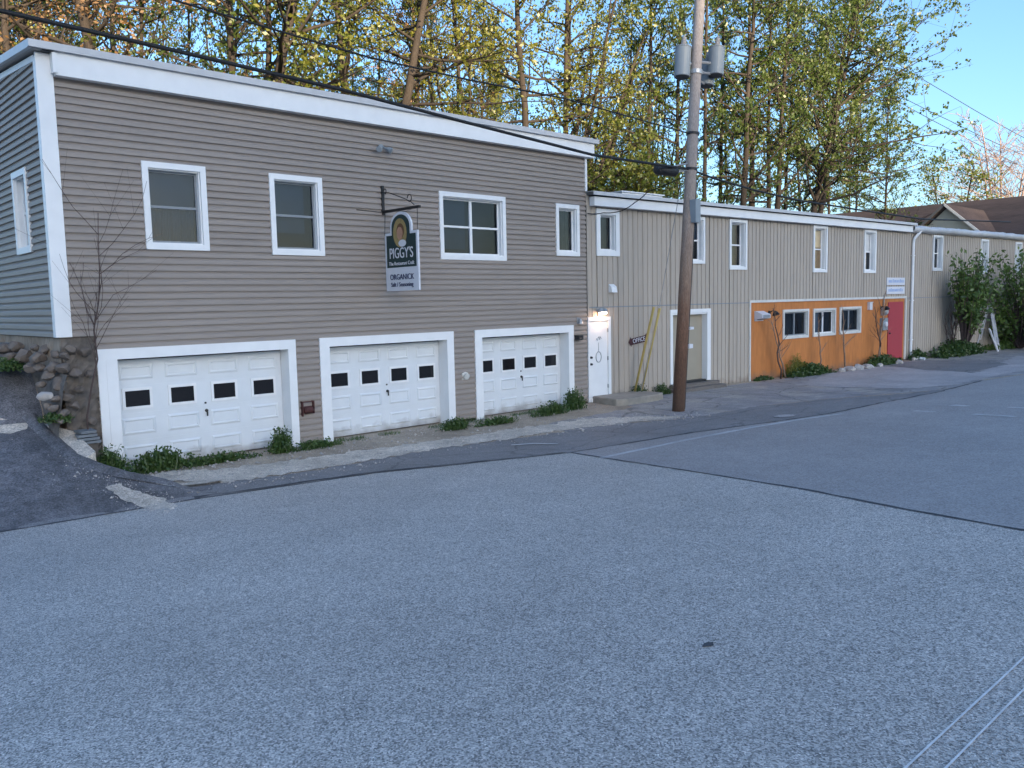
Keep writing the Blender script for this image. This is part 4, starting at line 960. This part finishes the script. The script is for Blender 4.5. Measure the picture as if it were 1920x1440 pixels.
# slate stack at the corner
SS = thing('slate_stack', 'small stack of grey slate slabs against the stone foundation corner', 'slab stack', (3.98, -.32, .62))
r = random.Random(8)
for k in range(4):
    mb = MB(); w = .30 - k * .01; mb.prism([(-w / 2 + r.uniform(-.03, .03), -.16, k * .055), (w / 2 + r.uniform(-.03, .03), -.15, k * .055), (w / 2, .16, k * .055), (-w / 2, .15, k * .055)], (0, 0, .04)); mb.build('slab', M['slate'], SS)
mb = MB(); mb.prism([(-.13, -.12, -.75), (.13, -.12, -.75), (.12, .3, -.75), (-.13, .3, -.75)], (0, 0, .74)); mb.build('plinth', M['stone'], SS)
# broken concrete block beside the driveway
mb = MB(); q = [(3.52, .35), (3.86, -.12), (3.92, -.95), (3.70, -1.15), (3.58, -.85), (3.50, -.3)]
vs = [(x, y, zg(3.3, y) + .05) for x, y in q]; vb = [(x, y, -.1) for x, y in q]; n = len(q)
mb.add(vs + vb, [tuple(range(n))] + [(i, (i + 1) % n, n + (i + 1) % n, n + i) for i in range(n)])
tag(mb.build('concrete_block', M['gravel'], None), 'broken pale concrete block between driveway and foundation corner', 'concrete block')
# asphalt berm curling along the driveway
mb = MB(); pts = [(3.44, .62), (3.50, .1), (3.56, -.5), (3.62, -.95), (3.80, -1.35), (4.08, -1.75), (4.5, -2.15), (5.1, -2.4)]
P = []
for i in range(len(pts) - 1):
    for j in range(5): t = j / 5; P.append((pts[i][0] * (1 - t) + pts[i + 1][0] * t, pts[i][1] * (1 - t) + pts[i + 1][1] * t))
P.append(pts[-1]); k = 0
for i, (x, y) in enumerate(P):
    a = Vector(P[min(i + 1, len(P) - 1)]) - Vector(P[max(i - 1, 0)]); nn = Vector((-a.y, a.x)).normalized(); f = 1 - (i / (len(P) - 1)) ** 3
    for u, h in ((-.17, -.03), (-.09, .05), (0, .075), (.09, .04), (.16, -.12)):
        q = Vector((x, y)) + nn * u * .9; mb.v.append((q.x, q.y, zg(x - .12, y) + .012 + h * f * .9))
for i in range(len(P) - 1):
    for j in range(4): mb.f.append([i * 5 + j, i * 5 + j + 1, i * 5 + 6 + j, i * 5 + 5 + j]); mb.m.append(0)
struct(mb.build('driveway_curb', M['driveway'], None, smooth=True))
ribbon('gravel_edge', [(3.86, -1.12), (4.06, -1.42), (4.36, -1.72), (4.8, -1.98), (5.4, -2.05)], .20, .05, M['gravel'], 31, .35)
# bank of earth under the side wall
mb = MB(); n = 22
for i in range(n + 1):
    y = -.35 + i * .45
    zt = min(2.05, 1.72 + .03 * i); zl = zg(3.2, y)
    xo = 3.56 + .12 * min(1, max(0, y)) if y < 2.4 else max(3.0, 3.68 - (y - 2.4) * .35)
    for u, z in ((xo, zl - .05), (xo + (3.78 - xo) * .3, zl + (zt - zl) * .45), (xo + (3.78 - xo) * .65, zl + (zt - zl) * .85), (3.78, zt)): mb.v.append((u + rnd.uniform(-.02, .02), y, z + rnd.uniform(-.04, .04)))
for i in range(n):
    for j in range(3): mb.f.append([i * 4 + j, i * 4 + 4 + j, i * 4 + 5 + j, i * 4 + 1 + j]); mb.m.append(0)
struct(mb.build('bank', M['stone'], None))
def place_rock(px, py, y, r, label, seed, pale=False, sq=(1, 1, .75), group='boulders piled along the side wall'):
    p = on_y(px, py, y)
    o = rock_mesh('boulder', r * .8, seed, M['boulder_pale' if pale else 'boulder'], sq); o.location = p; o.rotation_euler = (rnd.uniform(-.4, .4), rnd.uniform(-.4, .4), rnd.uniform(0, 6))
    return tag(o, label, 'boulder', group)
BL = 'brown boulder wedged in the pile along the side wall'
place_rock(85, 742, -.15, .13, 'pale rounded boulder lying at the driveway edge', 1, True, (1.3, 1, .7), None)
place_rock(112, 722, -.1, .17, 'grey boulder standing at the foundation corner', 2, False, (.8, 1, 1.1), None)
for i, (px, py, y, r) in enumerate([(98, 690, .1, .17), (70, 672, .5, .19), (44, 668, 1.0, .2), (20, 672, 1.4, .17), (85, 655, .7, .14), (58, 690, .7, .15), (30, 650, 1.8, .16), (8, 655, 2.3, .18), (118, 690, -.12, .15), (104, 665, .1, .12), (122, 668, -.1, .1), (128, 745, -.2, .12), (100, 765, -.25, .10), (4, 684, 1.9, .15), (66, 652, 1.0, .1), (142, 700, -.14, .13), (150, 730, -.16, .12), (168, 700, -.1, .10), (140, 760, -.2, .12), (90, 705, .1, .14), (78, 720, .2, .10), (104, 748, -.2, .11), (88, 762, -.1, .09), (120, 775, -.3, .11), (76, 690, .5, .12), (112, 790, -.35, .08), (160, 660, -.08, .12), (132, 655, -.06, .12), (152, 815, -.2, .10), (172, 790, -.12, .11), (158, 840, -.15, .09)]):
    place_rock(px, py, y, r, BL, 10 + i, False, (1.1, 1, .8))
for i, (px, py, r) in enumerate([(1548, 690, .13), (1562, 690, .17), (1578, 688, .2), (1592, 684, .17), (1602, 682, .12), (1655, 676, .14), (1620, 684, .1), (1700, 668, .12)]):
    p = foot(px, py, .62 if i < 7 else .3); o = rock_mesh('pale_rock', r * 1.25, 60 + i, M['boulder_pale'], (1.2, 1, .75)); o.location = p + Vector((0, 0, .04))
    if i < 5: tag(o, 'white rock in the short row edging the orange front bed', 'rock', 'white rocks by the orange front')
    else: tag(o, ['pale rock beside the red door sill', 'small pale rock between the white row and the red door', 'pale rock at the foot of the downspout'][i - 5], 'rock')
# stepladder
LD = thing('stepladder', 'white stepladder standing open behind the evergreen bush by the annex', 'ladder', on_ground(1856, 657), TH + .15)
mb = MB()
for sx_ in (-.24, .24):
    k = .62 if sx_ else 0
    mb.prism([(sx_ - .025, -.38, 0), (sx_ + .025, -.38, 0), (sx_ * .62 + .025, -.02, 2.05), (sx_ * .62 - .025, -.02, 2.05)], (0, .07, 0))
for i in range(6):
    z = .3 + i * .3; f = z / 2.05; w = .24 * (1 - .38 * f); y = -.38 + .36 * f; mb.box(-w, w, y + .0, y + .10, z, z + .03)
mb.box(-.17, .17, -.06, .14, 2.05, 2.09); mb.build('front_frame', M['sign_white'], LD)
mb = MB()
for sx_ in (-.22, .22): mb.prism([(sx_ - .02, .52, 0), (sx_ + .02, .52, 0), (sx_ * .62 + .02, .10, 2.03), (sx_ * .62 - .02, .10, 2.03)], (0, .04, 0))
for i in range(3): z = .5 + i * .5; f = z / 2.05; y = .52 - .42 * f; mb.box(-.2 + .08 * f, .2 - .08 * f, y, y + .03, z, z + .03)
mb.build('rear_frame', M['sign_white'], LD)
mb = MB(); q0 = on_ground(1871, 659); q1 = q0 + Vector((-.45, .25, 1.05)); mb.tube([q0, q1], .045, 8)
tag(mb.build('white_board', M['sign_white'], None), 'short white plank leaning against the stepladder', 'plank')

# ------------------------------------------------------------------ foliage
def leaves_obj(name, P, size, mtl, parent, seed, flat=0.0, aspect=1.6):
    """one mesh of small pointed leaf faces at positions P"""
    g = np.random.default_rng(seed); n = len(P); P = np.asarray(P, float)
    u = g.normal(size=(n, 3)); u[:, 2] *= (1 - flat); u /= np.linalg.norm(u, axis=1)[:, None]
    w = g.normal(size=(n, 3)); v = np.cross(u, w); v /= np.linalg.norm(v, axis=1)[:, None]
    s = size * g.uniform(.6, 1.35, size=(n, 1))
    V = np.empty((n, 4, 3)); V[:, 0] = P - u * s * aspect / 2; V[:, 1] = P + v * s / 2 ; V[:, 2] = P + u * s * aspect / 2; V[:, 3] = P - v * s / 2
    me = bpy.data.meshes.new(name); me.vertices.add(n * 4); me.loops.add(n * 4); me.polygons.add(n)
    me.vertices.foreach_set('co', V.reshape(-1)); me.loops.foreach_set('vertex_index', np.arange(n * 4, dtype=np.int32))
    me.polygons.foreach_set('loop_start', np.arange(0, n * 4, 4, dtype=np.int32)); me.polygons.foreach_set('loop_total', np.full(n, 4, dtype=np.int32))
    me.update(); me.validate(); me.materials.append(mtl)
    o = bpy.data.objects.new(name, me); COL.objects.link(o); o.parent = parent; return o
def make_tree(kind, H, r0, hb, crown_r, nbr, leaf, lsize, per, seed, bark='bark', lean=0.0, leaders=1, twigs=3, name='tree', rmin=.006):
    """tapered trunk with limbs and twigs; leaves only along the twigs so that the sky shows through"""
    r = random.Random(seed); root = thing(name, '', 'tree'); mb = MB(); LP = []
    def grow(p, d, L, rad, depth):
        pts = [p.copy()]; rr = [rad]; n = 5 if depth == 0 else 4
        for i in range(n):
            d = (d + Vector((r.gauss(0, .16), r.gauss(0, .16), r.gauss(.02, .11)))).normalized()
            p = p + d * (L / n); pts.append(p.copy()); rr.append(max(rmin, rad * (1 - .8 * (i + 1) / n)))
        mb.tube(pts, rr, 5 if depth == 0 else 3, False)
        if depth < 1:
            for k in range(twigs):
                i = r.randint(1, n); q = pts[i]; az = r.uniform(0, 6.283)
                dd = (d * .6 + Vector((math.cos(az), math.sin(az), r.uniform(-.1, .6))) * .8).normalized()
                grow(q, dd, L * r.uniform(.35, .65), rr[i] * .6 + .005, depth + 1)
        if per:
            for k in range(max(1, per // 5)):
                i = r.uniform(.8 if depth == 0 else .3, n); a = int(min(n - 1, i)); q = pts[a].lerp(pts[a + 1], i - a)
                sp = .14 + .10 * depth; q = q + Vector((r.gauss(0, sp), r.gauss(0, sp), r.gauss(0, sp * .8)))
                for _ in range(r.randint(3, 9)): LP.append(q + Vector((r.gauss(0, .11), r.gauss(0, .11), r.gauss(0, .07))))
    for li in range(leaders):
        az = r.uniform(0, 6.283) if leaders == 1 else 2 * math.pi * li / leaders + r.uniform(-.3, .3)
        spread = 0.0 if leaders == 1 else r.uniform(.10, .22)
        p = Vector((0, 0, -.3)); n = 12; pts = []; rad = []
        ox = Vector((math.cos(az), math.sin(az), 0)) * spread
        wob = Vector((0, 0, 0)); h = H * (1 if leaders == 1 else r.uniform(.8, 1.0))
        for i in range(n + 1):
            t = i / n; wob += Vector((r.gauss(0, .05), r.gauss(0, .05), 0)) * (H / 20)
            pts.append(Vector((0, 0, t * h)) + ox * (t * h) * (0.5 + .5 * t) + Vector((lean * t * h * t, 0, 0)) + wob)
            rad.append(r0 * (1.25 if i == 0 else 1) * (1 - .86 * t) * (1 if leaders == 1 else .75) + .012)
        mb.tube(pts, rad, 8, False)
        for b in range(nbr // leaders):
            t = hb + (1 - hb) * ((b + r.random()) / (nbr // leaders)) ** .9
            i = min(n - 1, int(t * n)); q = pts[i].lerp(pts[i + 1], t * n - i); a2 = r.uniform(0, 6.283)
            prof = (1 - ((t - hb) / (1 - hb)) ** 2.2) * .75 + .25
            el = r.uniform(-.15, .75) + .35 * (t - hb)
            d = Vector((math.cos(a2) * math.cos(el), math.sin(a2) * math.cos(el), math.sin(el)))
            grow(q, d, crown_r * prof * r.uniform(.6, 1.15), rad[i] * .42 + .008, 0)
    tr = mb.build('trunk', M[bark], root, smooth=True)
    if LP: leaves_obj('crown', [tuple(p) for p in LP], lsize, M[leaf], root, seed)
    return root
PROTO = {
 'yel': [make_tree('y', 21, .20, .18, 4.4, 50, 'leaf_yellow', .09, 30, 11, twigs=4), make_tree('y', 23, .22, .22, 4.2, 48, 'leaf_yellow', .09, 30, 12, twigs=4)],
 'ora': [make_tree('o', 20, .18, .18, 3.8, 50, 'leaf_orange', .075, 22, 21, twigs=4), make_tree('o', 22, .20, .20, 4.0, 48, 'leaf_orange', .075, 22, 22, twigs=4)],
 'grn': [make_tree('g', 22, .19, .30, 3.8, 46, 'leaf_green', .105, 27, 31), make_tree('g', 20, .17, .34, 4.0, 42, 'leaf_green', .105, 27, 32), make_tree('g', 23, .19, .40, 3.6, 40, 'leaf_green', .105, 27, 33)],
 'fork': [make_tree('f', 21, .21, .20, 3.8, 50, 'leaf_yellow', .09, 25, 41, leaders=4)],
 'big': [make_tree('b', 24, .25,   .34, 7.4, 66, 'leaf_green', .125, 30, 51, twigs=5), make_tree('b', 22, .20, .14, 6.0, 60, 'leaf_green', .12, 28, 52, twigs=5)],
 'bush': [make_tree('u', 8, .10, .05, 3.2, 46, 'leaf_yellow', .075, 26, 61, leaders=2), make_tree('u', 7, .08, .05, 3.0, 46, 'leaf_green', .075, 26, 62, leaders=2)],
 'bare': [make_tree('n', 13, .15, .10, 5.0, 90, None, .1, 0, 71, bark='bark_pale', leaders=5, twigs=12, rmin=.014)],
}
USED = set()
ALLP = [o for v in PROTO.values() for o in v]
def copy_tree(o):
    c = o.copy(); COL.objects.link(c)
    for ch in list(o.children):
        k = ch.copy(); COL.objects.link(k); k.parent = c
    return c
def plant(kind, var, pxy, qxy, y, label, sc=1.0, thick=1.0, group='trees standing behind the buildings', spin=None, name='tree'):
    src = PROTO[kind][var % len(PROTO[kind])]
    o = src if src.name not in USED else copy_tree(src); USED.add(src.name)
    P = on_y(*pxy, y); Q = on_y(*qxy, y)
    k = (Q.x - P.x) / (Q.z - P.z); k = max(-.35, min(.35, k))
    base = Vector((P.x - k * P.z, y, 0))
    sp = rnd.uniform(0, 6.283) if spin is None else spin
    o.matrix_world = Matrix.Translation(base) @ Matrix.Rotation(math.atan(k), 4, 'Y') @ Matrix.Rotation(sp, 4, 'Z') @ Matrix.Diagonal((thick * sc, thick * sc, sc, 1))
    return tag(o, label, 'tree', group)
T = [ # kind, variant, roofline sighting, upper sighting, depth, label, scale, thickness
 ('ora', 0, (18, 95), (8, 0), 14, 'leafless-looking tree at the far left edge above the roof corner', .95, 1),
 ('ora', 1, (140, 85), (124, 0), 12, 'dark bent trunk with orange buds above the left roof corner', 1, 1.1),
 ('ora', 0, (216, 105), (208, 0), 15, 'pale thin trunk amid orange buds left of the thick cable', 1, .8),
 ('grn', 1, (268, 120), (265, 0), 13, 'green young tree over the left third of the taupe roof', .8, .9),
 ('grn', 0, (437, 150), (430, 0), 12, 'green mossy trunk left of the thickest trunk above the roof', 1, .9),
 ('grn', 2, (503, 165), (502, 0), 13, 'slim dark trunk just left of the thickest green trunk', 1, .8),
 ('yel', 0, (540, 170), (556, 0), 11.5, 'thickest mossy trunk above the taupe roof left of centre', 1.05, 1.25),
 ('yel', 1, (660, 195), (640, 0), 13, 'reddish brown trunk right of the thickest mossy one', 1, .95),
 ('yel', 0, (754, 208), (790, 0), 11.5, 'dark trunk leaning right above the hanging sign', 1.05, 1.15),
 ('ora', 1, (792, 212), (796, 0), 15, 'thin orange-budded trunk right of the dark leaning one', 1, .9),
 ('fork', 0, (854, 225), (832, 0), 13, 'forked tree above the double window', .95, .8),
 ('yel', 1, (900, 235), (905, 0), 18, 'small yellowing tree between forked trunk and straight brown trunk', .8, .8),
 ('yel', 0, (974, 250), (964, 0), 12, 'straight brown trunk above the taupe roof right of centre', 1.05, 1.05),
 ('yel', 1, (1056, 262), (1057, 0), 12.5, 'green-topped trunk left of the many-stemmed clump', 1, .9),
 ('fork', 0, (1092, 270), (1140, 0), 12, 'many-stemmed clump fanning out where the taupe roof ends', 1.05, 1.0),
 ('fork', 0, (1122, 280), (1170, 0), 13.5, 'second fanning clump at the right end of the taupe roof', 1, .9),
 ('grn', 1, (1180, 340), (1182, 0), 14, 'thin dark trunk right of the taupe roof end', .95, .7),
 ('grn', 2, (1214, 350), (1221, 0), 11, 'slender trunk left of the utility pole transformers', 1, .75),
 ('grn', 0, (1268, 350), (1272, 0), 10, 'slender trunk half hidden behind the utility pole', 1, .7),
 ('grn', 2, (1322, 365), (1326, 0), 8.5, 'first slender trunk right of the utility pole', 1, .7),
 ('yel', 1, (1346, 368), (1350, 0), 12, 'thin yellowish tree a little right of the utility pole', 1, .7),
 ('grn', 0, (1391, 375), (1407, 0), 7.5, 'left trunk of the close pair above the annex windows', 1.05, .95),
 ('grn', 2, (1408, 378), (1408, 0), 8.5, 'right trunk of the close pair above the annex windows', 1.05, .8),
 ('grn', 1, (1437, 382), (1440, 0), 8, 'straight trunk right of the close pair', 1, .85),
 ('grn', 0, (1455, 384), (1476, 0), 7.5, 'trunk leaning slightly right above the orange front', 1.05, .85),
 ('grn', 2, (1473, 386), (1492, 0), 9, 'thin trunk beside the slightly leaning one above the orange front', 1, .65),
 ('big', 0, (1524, 390), (1584, 60), 7, 'leaning broad-crowned tree at the right end of the wood', .92, .9),
 ('big', 0, (1542, 392), (1625, 90), 7.5, 'steeply leaning tree reaching toward the open sky', .92, .85),
 ('big', 1, (1662, 395), (1668, 200), 7, 'bushy green tree nearest the open sky at right', .70, .75),
 ('bush', 0, (1782, 372), (1782, 300), 8, 'small yellow-green tree beyond the cream gable', 1.5, 1.0),
 ('bare', 0, (1885, 360), (1885, 250), 9, 'pinkish leafless tree beyond the brown roof at the right edge', 1.4, 1.0),
]
for i, (k, v, p, q, y, lb, sc, th) in enumerate(T): plant(k, v, p, q, y, lb, sc, th)
# thinner growth deeper in the wood
r2 = random.Random(77)
for i in range(42):
    px = r2.uniform(-30, 1150) if i < 33 else r2.uniform(1150, 1640); y = r2.uniform(18, 34) if px < 1150 else r2.uniform(12, 22)
    k = r2.choice(['yel', 'grn', 'yel', 'grn', 'ora'] if px < 800 else (['yel', 'grn', 'fork'] if px < 1250 else ['grn', 'grn', 'yel']))
    plant(k, r2.randint(0, 2), (px, 250), (px + r2.uniform(-12, 18), 20), y, 'slender leafy tree standing deep in the wood behind the nearer trunks', r2.uniform(.8, 1.05), r2.uniform(.6, .8), 'slender trees deeper in the wood')
for i in range(17):
    px = r2.uniform(0, 1150) if i < 13 else r2.uniform(1150, 1300); y = r2.uniform(12.0, 18) if px < 1120 else r2.uniform(8, 13)
    roof = 90 + px * .175 if px < 1120 else 340 + (px - 1120) * .1
    plant('bush', r2.randint(0, 1), (px, roof), (px, roof - 60), y, 'low leafy understory tree just showing over the roofs', r2.uniform(.9, 1.3), 1.0, 'understory trees over the roofs')
for o in ALLP:
    if o.name not in USED:
        for c in list(o.children): bpy.data.objects.remove(c)
        bpy.data.objects.remove(o)

def sapling(name, label, base, top, r, seed, mtl, nb=7, blen=.7, group=None, cat='sapling'):
    rr = random.Random(seed); base = Vector(base); top = Vector(top); root = thing(name, label, cat, base, 0, group); mb = MB(); L = (top - base).length
    n = 8; pts = [(top - base) * (i / n) + Vector((rr.gauss(0, .02 * L / 2), rr.gauss(0, .02 * L / 2), 0)) * (1 if i else 0) for i in range(n + 1)]
    mb.tube(pts, [r * (1 - .75 * i / n) + .003 for i in range(n + 1)], 6); mb.build('stem', M[mtl], root, smooth=True)
    mb = MB()
    for b in range(nb):
        t = rr.uniform(.25, .95); i = min(n - 1, int(t * n)); q = pts[i].lerp(pts[i + 1], t * n - i); az = rr.uniform(0, 6.28); d = Vector((math.cos(az) * .75, math.sin(az) * .35 - .15, rr.uniform(.4, 1.1))).normalized()
        P = [q]; l = blen * rr.uniform(.5, 1.2)
        for k in range(5): d = (d + Vector((rr.gauss(0, .15), rr.gauss(0, .1), rr.gauss(.03, .1)))).normalized(); P.append(P[-1] + d * l / 5)
        mb.tube(P, [r * .38 * (1 - .16 * k) + .0015 for k in range(6)], 4)
        for k in range(2):
            j = rr.randint(2, 4); d2 = (d + Vector((rr.gauss(0, .6), rr.gauss(0, .3), rr.gauss(.2, .3)))).normalized(); mb.tube([P[j], P[j] + d2 * l * .25, P[j] + d2 * l * .5], [r * .18 + .001, r * .14, .0015], 3)
    mb.build('branches', M[mtl], root); return root
cb = Vector((4.02, -.28, .75))
sapling('bare_sapling', 'leafless sapling rising in front of the stone foundation corner', (4.02, -.28, .55), on_y(188, 400, -.3), .013, 3, 'sapling', 20, 1.3)
for i, (q0, q1, rr_, lb) in enumerate([((1449, 700), (1450, 578), .032, 'thick bare sapling forking at the left of the orange front'), ((1458, 700), (1447, 600), .035, 'pale straight stem right of the thick forked sapling'), ((1524, 693), (1535, 600), .03, 'thin stem between the first two orange front windows'), ((1570, 688), (1579, 572), .035, 'pale stem rising past the third orange front window'), ((1632, 676), (1660, 545), .045, 'bent vine-like stem beside the electric meter'), ((1640, 676), (1640, 575), .025, 'thin bare stem left of the bent vine-like one')]):
    b = foot(q0[0], q0[1], .30); d = sight(*q1); tt = ((JB + NB * .32 - CAM).dot(NB)) / d.dot(NB)
    sapling('bare_sapling', lb, b, CAM + d * tt, rr_, 80 + i, 'sapling' if i in (0, 5) else 'vine', 6, .6, 'bare stems along the orange front')
def bare_shrub(label, base, h, w, seed, n=9):
    rr = random.Random(seed); root = thing('bare_shrub', label, 'shrub', base); mb = MB()
    for k in range(n):
        d = Vector((rr.uniform(-w, w), rr.uniform(-.25, .1), 1)).normalized(); P = [Vector((rr.uniform(-.15, .15), 0, 0))]
        for j in range(6): d = (d + Vector((rr.gauss(0, .14), rr.gauss(0, .08), .05))).normalized(); P.append(P[-1] + d * h * rr.uniform(.8, 1.1) / 6)
        mb.tube(P, [.026 * (1 - .13 * j) for j in range(7)], 5)
        for j in (2, 3, 4, 5):
            d2 = (d + Vector((rr.gauss(0, .7), rr.gauss(0, .3), rr.gauss(0, .2)))).normalized(); mb.tube([P[j], P[j] + d2 * h * .16, P[j] + d2 * h * .28 + Vector((0, 0, .05))], [.012, .009, .004], 4)
    mb.build('stems', M['sapling'], root)
p = foot(1768, 650, .3); bare_shrub('leafless shrub against the annex right of the downspout', p, 2.3, .35, 5)
def evergreen(label, base, spots, seed, dens=60, lsz=.095, yd=1.5):
    """spots: tips (x,z) of leafy shoots relative to base in the wall plane"""
    rr = random.Random(seed); root = thing('evergreen_shrub', label, 'shrub', base); mb = MB(); LP = []
    for (x, z) in spots:
        y = rr.uniform(-1, .45) * yd; tip = Vector((x, y, z)); s0 = Vector((rr.uniform(-.12, .12), 0, 0)); mid = s0.lerp(tip, .5) + Vector((-x * .12, 0, .1)); mb.tube([s0, mid, tip], [.03, .02, .008], 5)
        for k in range(dens):
            t = rr.uniform(.45, 1.04); q = mid.lerp(tip, (t - .45) / .55)
            LP.append(tuple(q + Vector((rr.gauss(0, .10), rr.gauss(0, .10), rr.gauss(0, .10)))))
    mb.build('stems', M['sapling'], root); leaves_obj('foliage', LP, lsz, M['leaf_dark'], root, seed, .1, 2.0)
    return root
def cloud(w0, h0, w1, h1, n, seed):
    rr = random.Random(seed); out = []
    for k in range(n):
        t = rr.random(); h = h0 + (h1 - h0) * t; w = w0 + (w1 - w0) * math.sin(min(1, t * 1.15) * math.pi * .62); out.append((rr.uniform(-w, w), h + rr.uniform(-.15, .15)))
    return out
p = foot(1775, 655, .7); evergreen('upright evergreen bush with leafy shoots in front of the annex windows', p, cloud(.5, 1.9, 1.7, 4.0, 46, 3) + [(-1.7, 4.2), (-1.0, 4.3), (1.3, 4.4), (.3, 4.45), (1.8, 4.0)], 5, 52, .10, .95)
p = foot(1868, 655, 1.0); evergreen('tall dense dark evergreen bush cut by the right edge of the view', p, cloud(1.4, .6, 3.4, 4.6, 130, 4), 6, 60, .095, 2.2)

def weeds(label, base, w, d, h, n, seed, lsz=.032, group='weed clumps along the building foot', mtl='leaf_weed', name='weed_clump', rot=0.0):
    rr = random.Random(seed); root = thing(name, label, 'weeds', base, rot, group); mb = MB(); LP = []
    for k in range(n):
        a, b = rr.gauss(0, .42), rr.gauss(0, .42); a = max(-1, min(1, a)); b = max(-1, min(1, b)); x, y = a * w, b * d
        hh = h * rr.uniform(.35, 1.0) * (1 - .55 * abs(a)); q = Vector((x, y, -.03)); t = Vector((x + rr.gauss(0, .06), y + rr.gauss(0, .06), hh))
        u = Vector((rr.gauss(0, 1), rr.gauss(0, 1), 0)).normalized() * rr.uniform(.006, .014)
        m_ = q.lerp(t, .55) + Vector((rr.gauss(0, .02), rr.gauss(0, .02), 0))
        mb.add([q - u, q + u, m_ + u * .8, t, m_ - u * .8], [(0, 1, 2, 4), (4, 2, 3)])
        for j in range(8): f = rr.uniform(.15, 1); p_ = q.lerp(t, f); LP.append((p_.x + rr.gauss(0, .035), p_.y + rr.gauss(0, .035), p_.z + rr.gauss(0, .015)))
    mb.build('stems', M[mtl], root); leaves_obj('foliage', LP, lsz, M[mtl], root, seed); return root
def wp_(px, py, dy=0.0): p = on_ground(px, py); return Vector((p.x, p.y + dy, p.z))
weeds('broad leafy weed clump at the left of the first garage door', wp_(310, 884, .15), .62, .20, .44, 300, 1, .036)
weeds('low weed fringe in the middle of the first garage door', wp_(420, 868, .12), .70, .12, .20, 170, 2)
weeds('tall pointed weed clump at the right jamb of the first garage door', wp_(533, 850, .10), .20, .14, .55, 190, 3)
weeds('low weeds between the first and second garage doors', wp_(600, 842, .15), .55, .12, .20, 130, 4)
weeds('weed clump left of the third garage door', wp_(862, 806, .12), .40, .16, .32, 170, 5)
weeds('low weed fringe at the left of the third garage door', wp_(940, 796, .12), .60, .12, .20, 150, 6)
weeds('weed fringe at the right of the third garage door', wp_(1040, 778, .12), .62, .15, .34, 190, 7)
weeds('tall weed clump between third garage and white entrance door', wp_(1082, 768, .12), .32, .20, .62, 230, 8)
weeds('weeds at the foot of the stone foundation corner', Vector((4.20, -.62, .02)), .26, .22, .62, 320, 9, .03)
weeds('bright green weed tuft beside the boulders and concrete block', Vector((3.62, -.15, 1.02)), .16, .22, .14, 150, 10, .028)
weeds('grassy weeds on the bank at the left edge under the side wall', on_y(15, 685, 1.3) + Vector((0, 0, -.05)), .30, .50, .22, 170, 11, .028)
weeds('broad weed bed under the first orange front windows', foot(1500, 690, .35), 1.3, .30, .46, 520, 12, .05, rot=TH)
weeds('dry yellow grass tuft under the first orange front window', foot(1483, 690, .22), .6, .12, .9, 150, 13, .03, mtl='leaf_yellow', rot=TH)
weeds('weed bed left of the red door', foot(1636, 672, .35), 1.3, .25, .46, 440, 14, .05, rot=TH)
weeds('low spreading green shrub under the bare shrub by the annex', foot(1770, 655, .6), 2.3, .5, .75, 800, 15, .07, rot=TH)
weeds('dark weeds behind the downspout foot', foot(1709, 660, .25), .6, .15, .5, 160, 16, .05, rot=TH)
weeds('dry weeds at the foot of the yellow guy guards', foot(1192, 742, .15), .30, .15, .42, 110, 17, .03, rot=TH)
weeds('small weeds right of the yellow guy guards', foot(1232, 738, .2), .25, .12, .40, 90, 18, .03, rot=TH)
weeds('low dark ground plants under the bushes at the right edge', foot(1868, 652, .5), 2.2, .4, .5, 400, 19, .07, rot=TH, mtl='leaf_dark')
weeds('tiny weeds at the foot of the orange front corner', foot(1425, 708, .12), .6, .12, .16, 110, 20, .035, rot=TH)
# thin grass along the garage line : one uncountable strip
rr = random.Random(5); mb = MB()
for k in range(2600):
    x = rr.uniform(4.5, 16.0); y = -.05 - abs(rr.gauss(0, .12)) - .05 * rr.random(); h = rr.uniform(.03, .11); a = rr.uniform(0, 6.28); u = Vector((math.cos(a), math.sin(a), 0)) * .006
    if math.sin(x * 2.3) + math.sin(x * 5.1 + 1) < -.3: continue
    q = Vector((x, y, zg(x, y))); t = q + Vector((rr.gauss(0, .03), rr.gauss(0, .03), h)); mb.add([q - u, q + u, t], [(0, 1, 2)])
stuff(tag(mb.build('grass', M['leaf_weed'], None), 'thin grass growing along the foot of the garage wall', 'grass'))

# loose grit and pebbles along the ragged paving edges : nobody could count them, one object
rr = random.Random(91); mb = MB(); spots_ = [(gs, 1500, .35), (wp, 160, .12), (wp2, 60, .12)]
def near_edge(poly, sp):
    i = rr.randrange(len(poly)); a, b = poly[i], poly[(i + 1) % len(poly)]; t = rr.random()
    return a[0] + (b[0] - a[0]) * t + rr.gauss(0, sp), a[1] + (b[1] - a[1]) * t + rr.gauss(0, sp)
pts_ = [near_edge(pl, sp) for pl, n_, sp in spots_ for _ in range(n_)] + [(rr.uniform(4.5, 16.2), -.1 - abs(rr.gauss(0, .45))) for _ in range(1100)] + [(3.95 + rr.gauss(0, .3), -1.3 + rr.gauss(0, .35)) for _ in range(160)]
for x, y in pts_:
    if y > -.06: continue
    r_ = rr.uniform(.006, .016) if rr.random() < .9 else rr.uniform(.018, .035); z = zg(x, y) + .016; a = rr.uniform(0, 6.28); c, s_ = math.cos(a) * r_, math.sin(a) * r_; k = rr.uniform(.5, 1)
    mb.add([(x + c, y + s_, z), (x - s_ * k, y + c * k, z), (x - c, y - s_, z), (x + s_ * k, y - c * k, z), (x, y, z + r_ * .8), (x, y, z - r_ * .6)], [(0, 1, 4), (1, 2, 4), (2, 3, 4), (3, 0, 4), (1, 0, 5), (2, 1, 5), (3, 2, 5), (0, 3, 5)])
stuff(tag(mb.build('loose_gravel', M['boulder_pale'], None), 'loose pebbles and grit along the worn paving edge', 'gravel'))
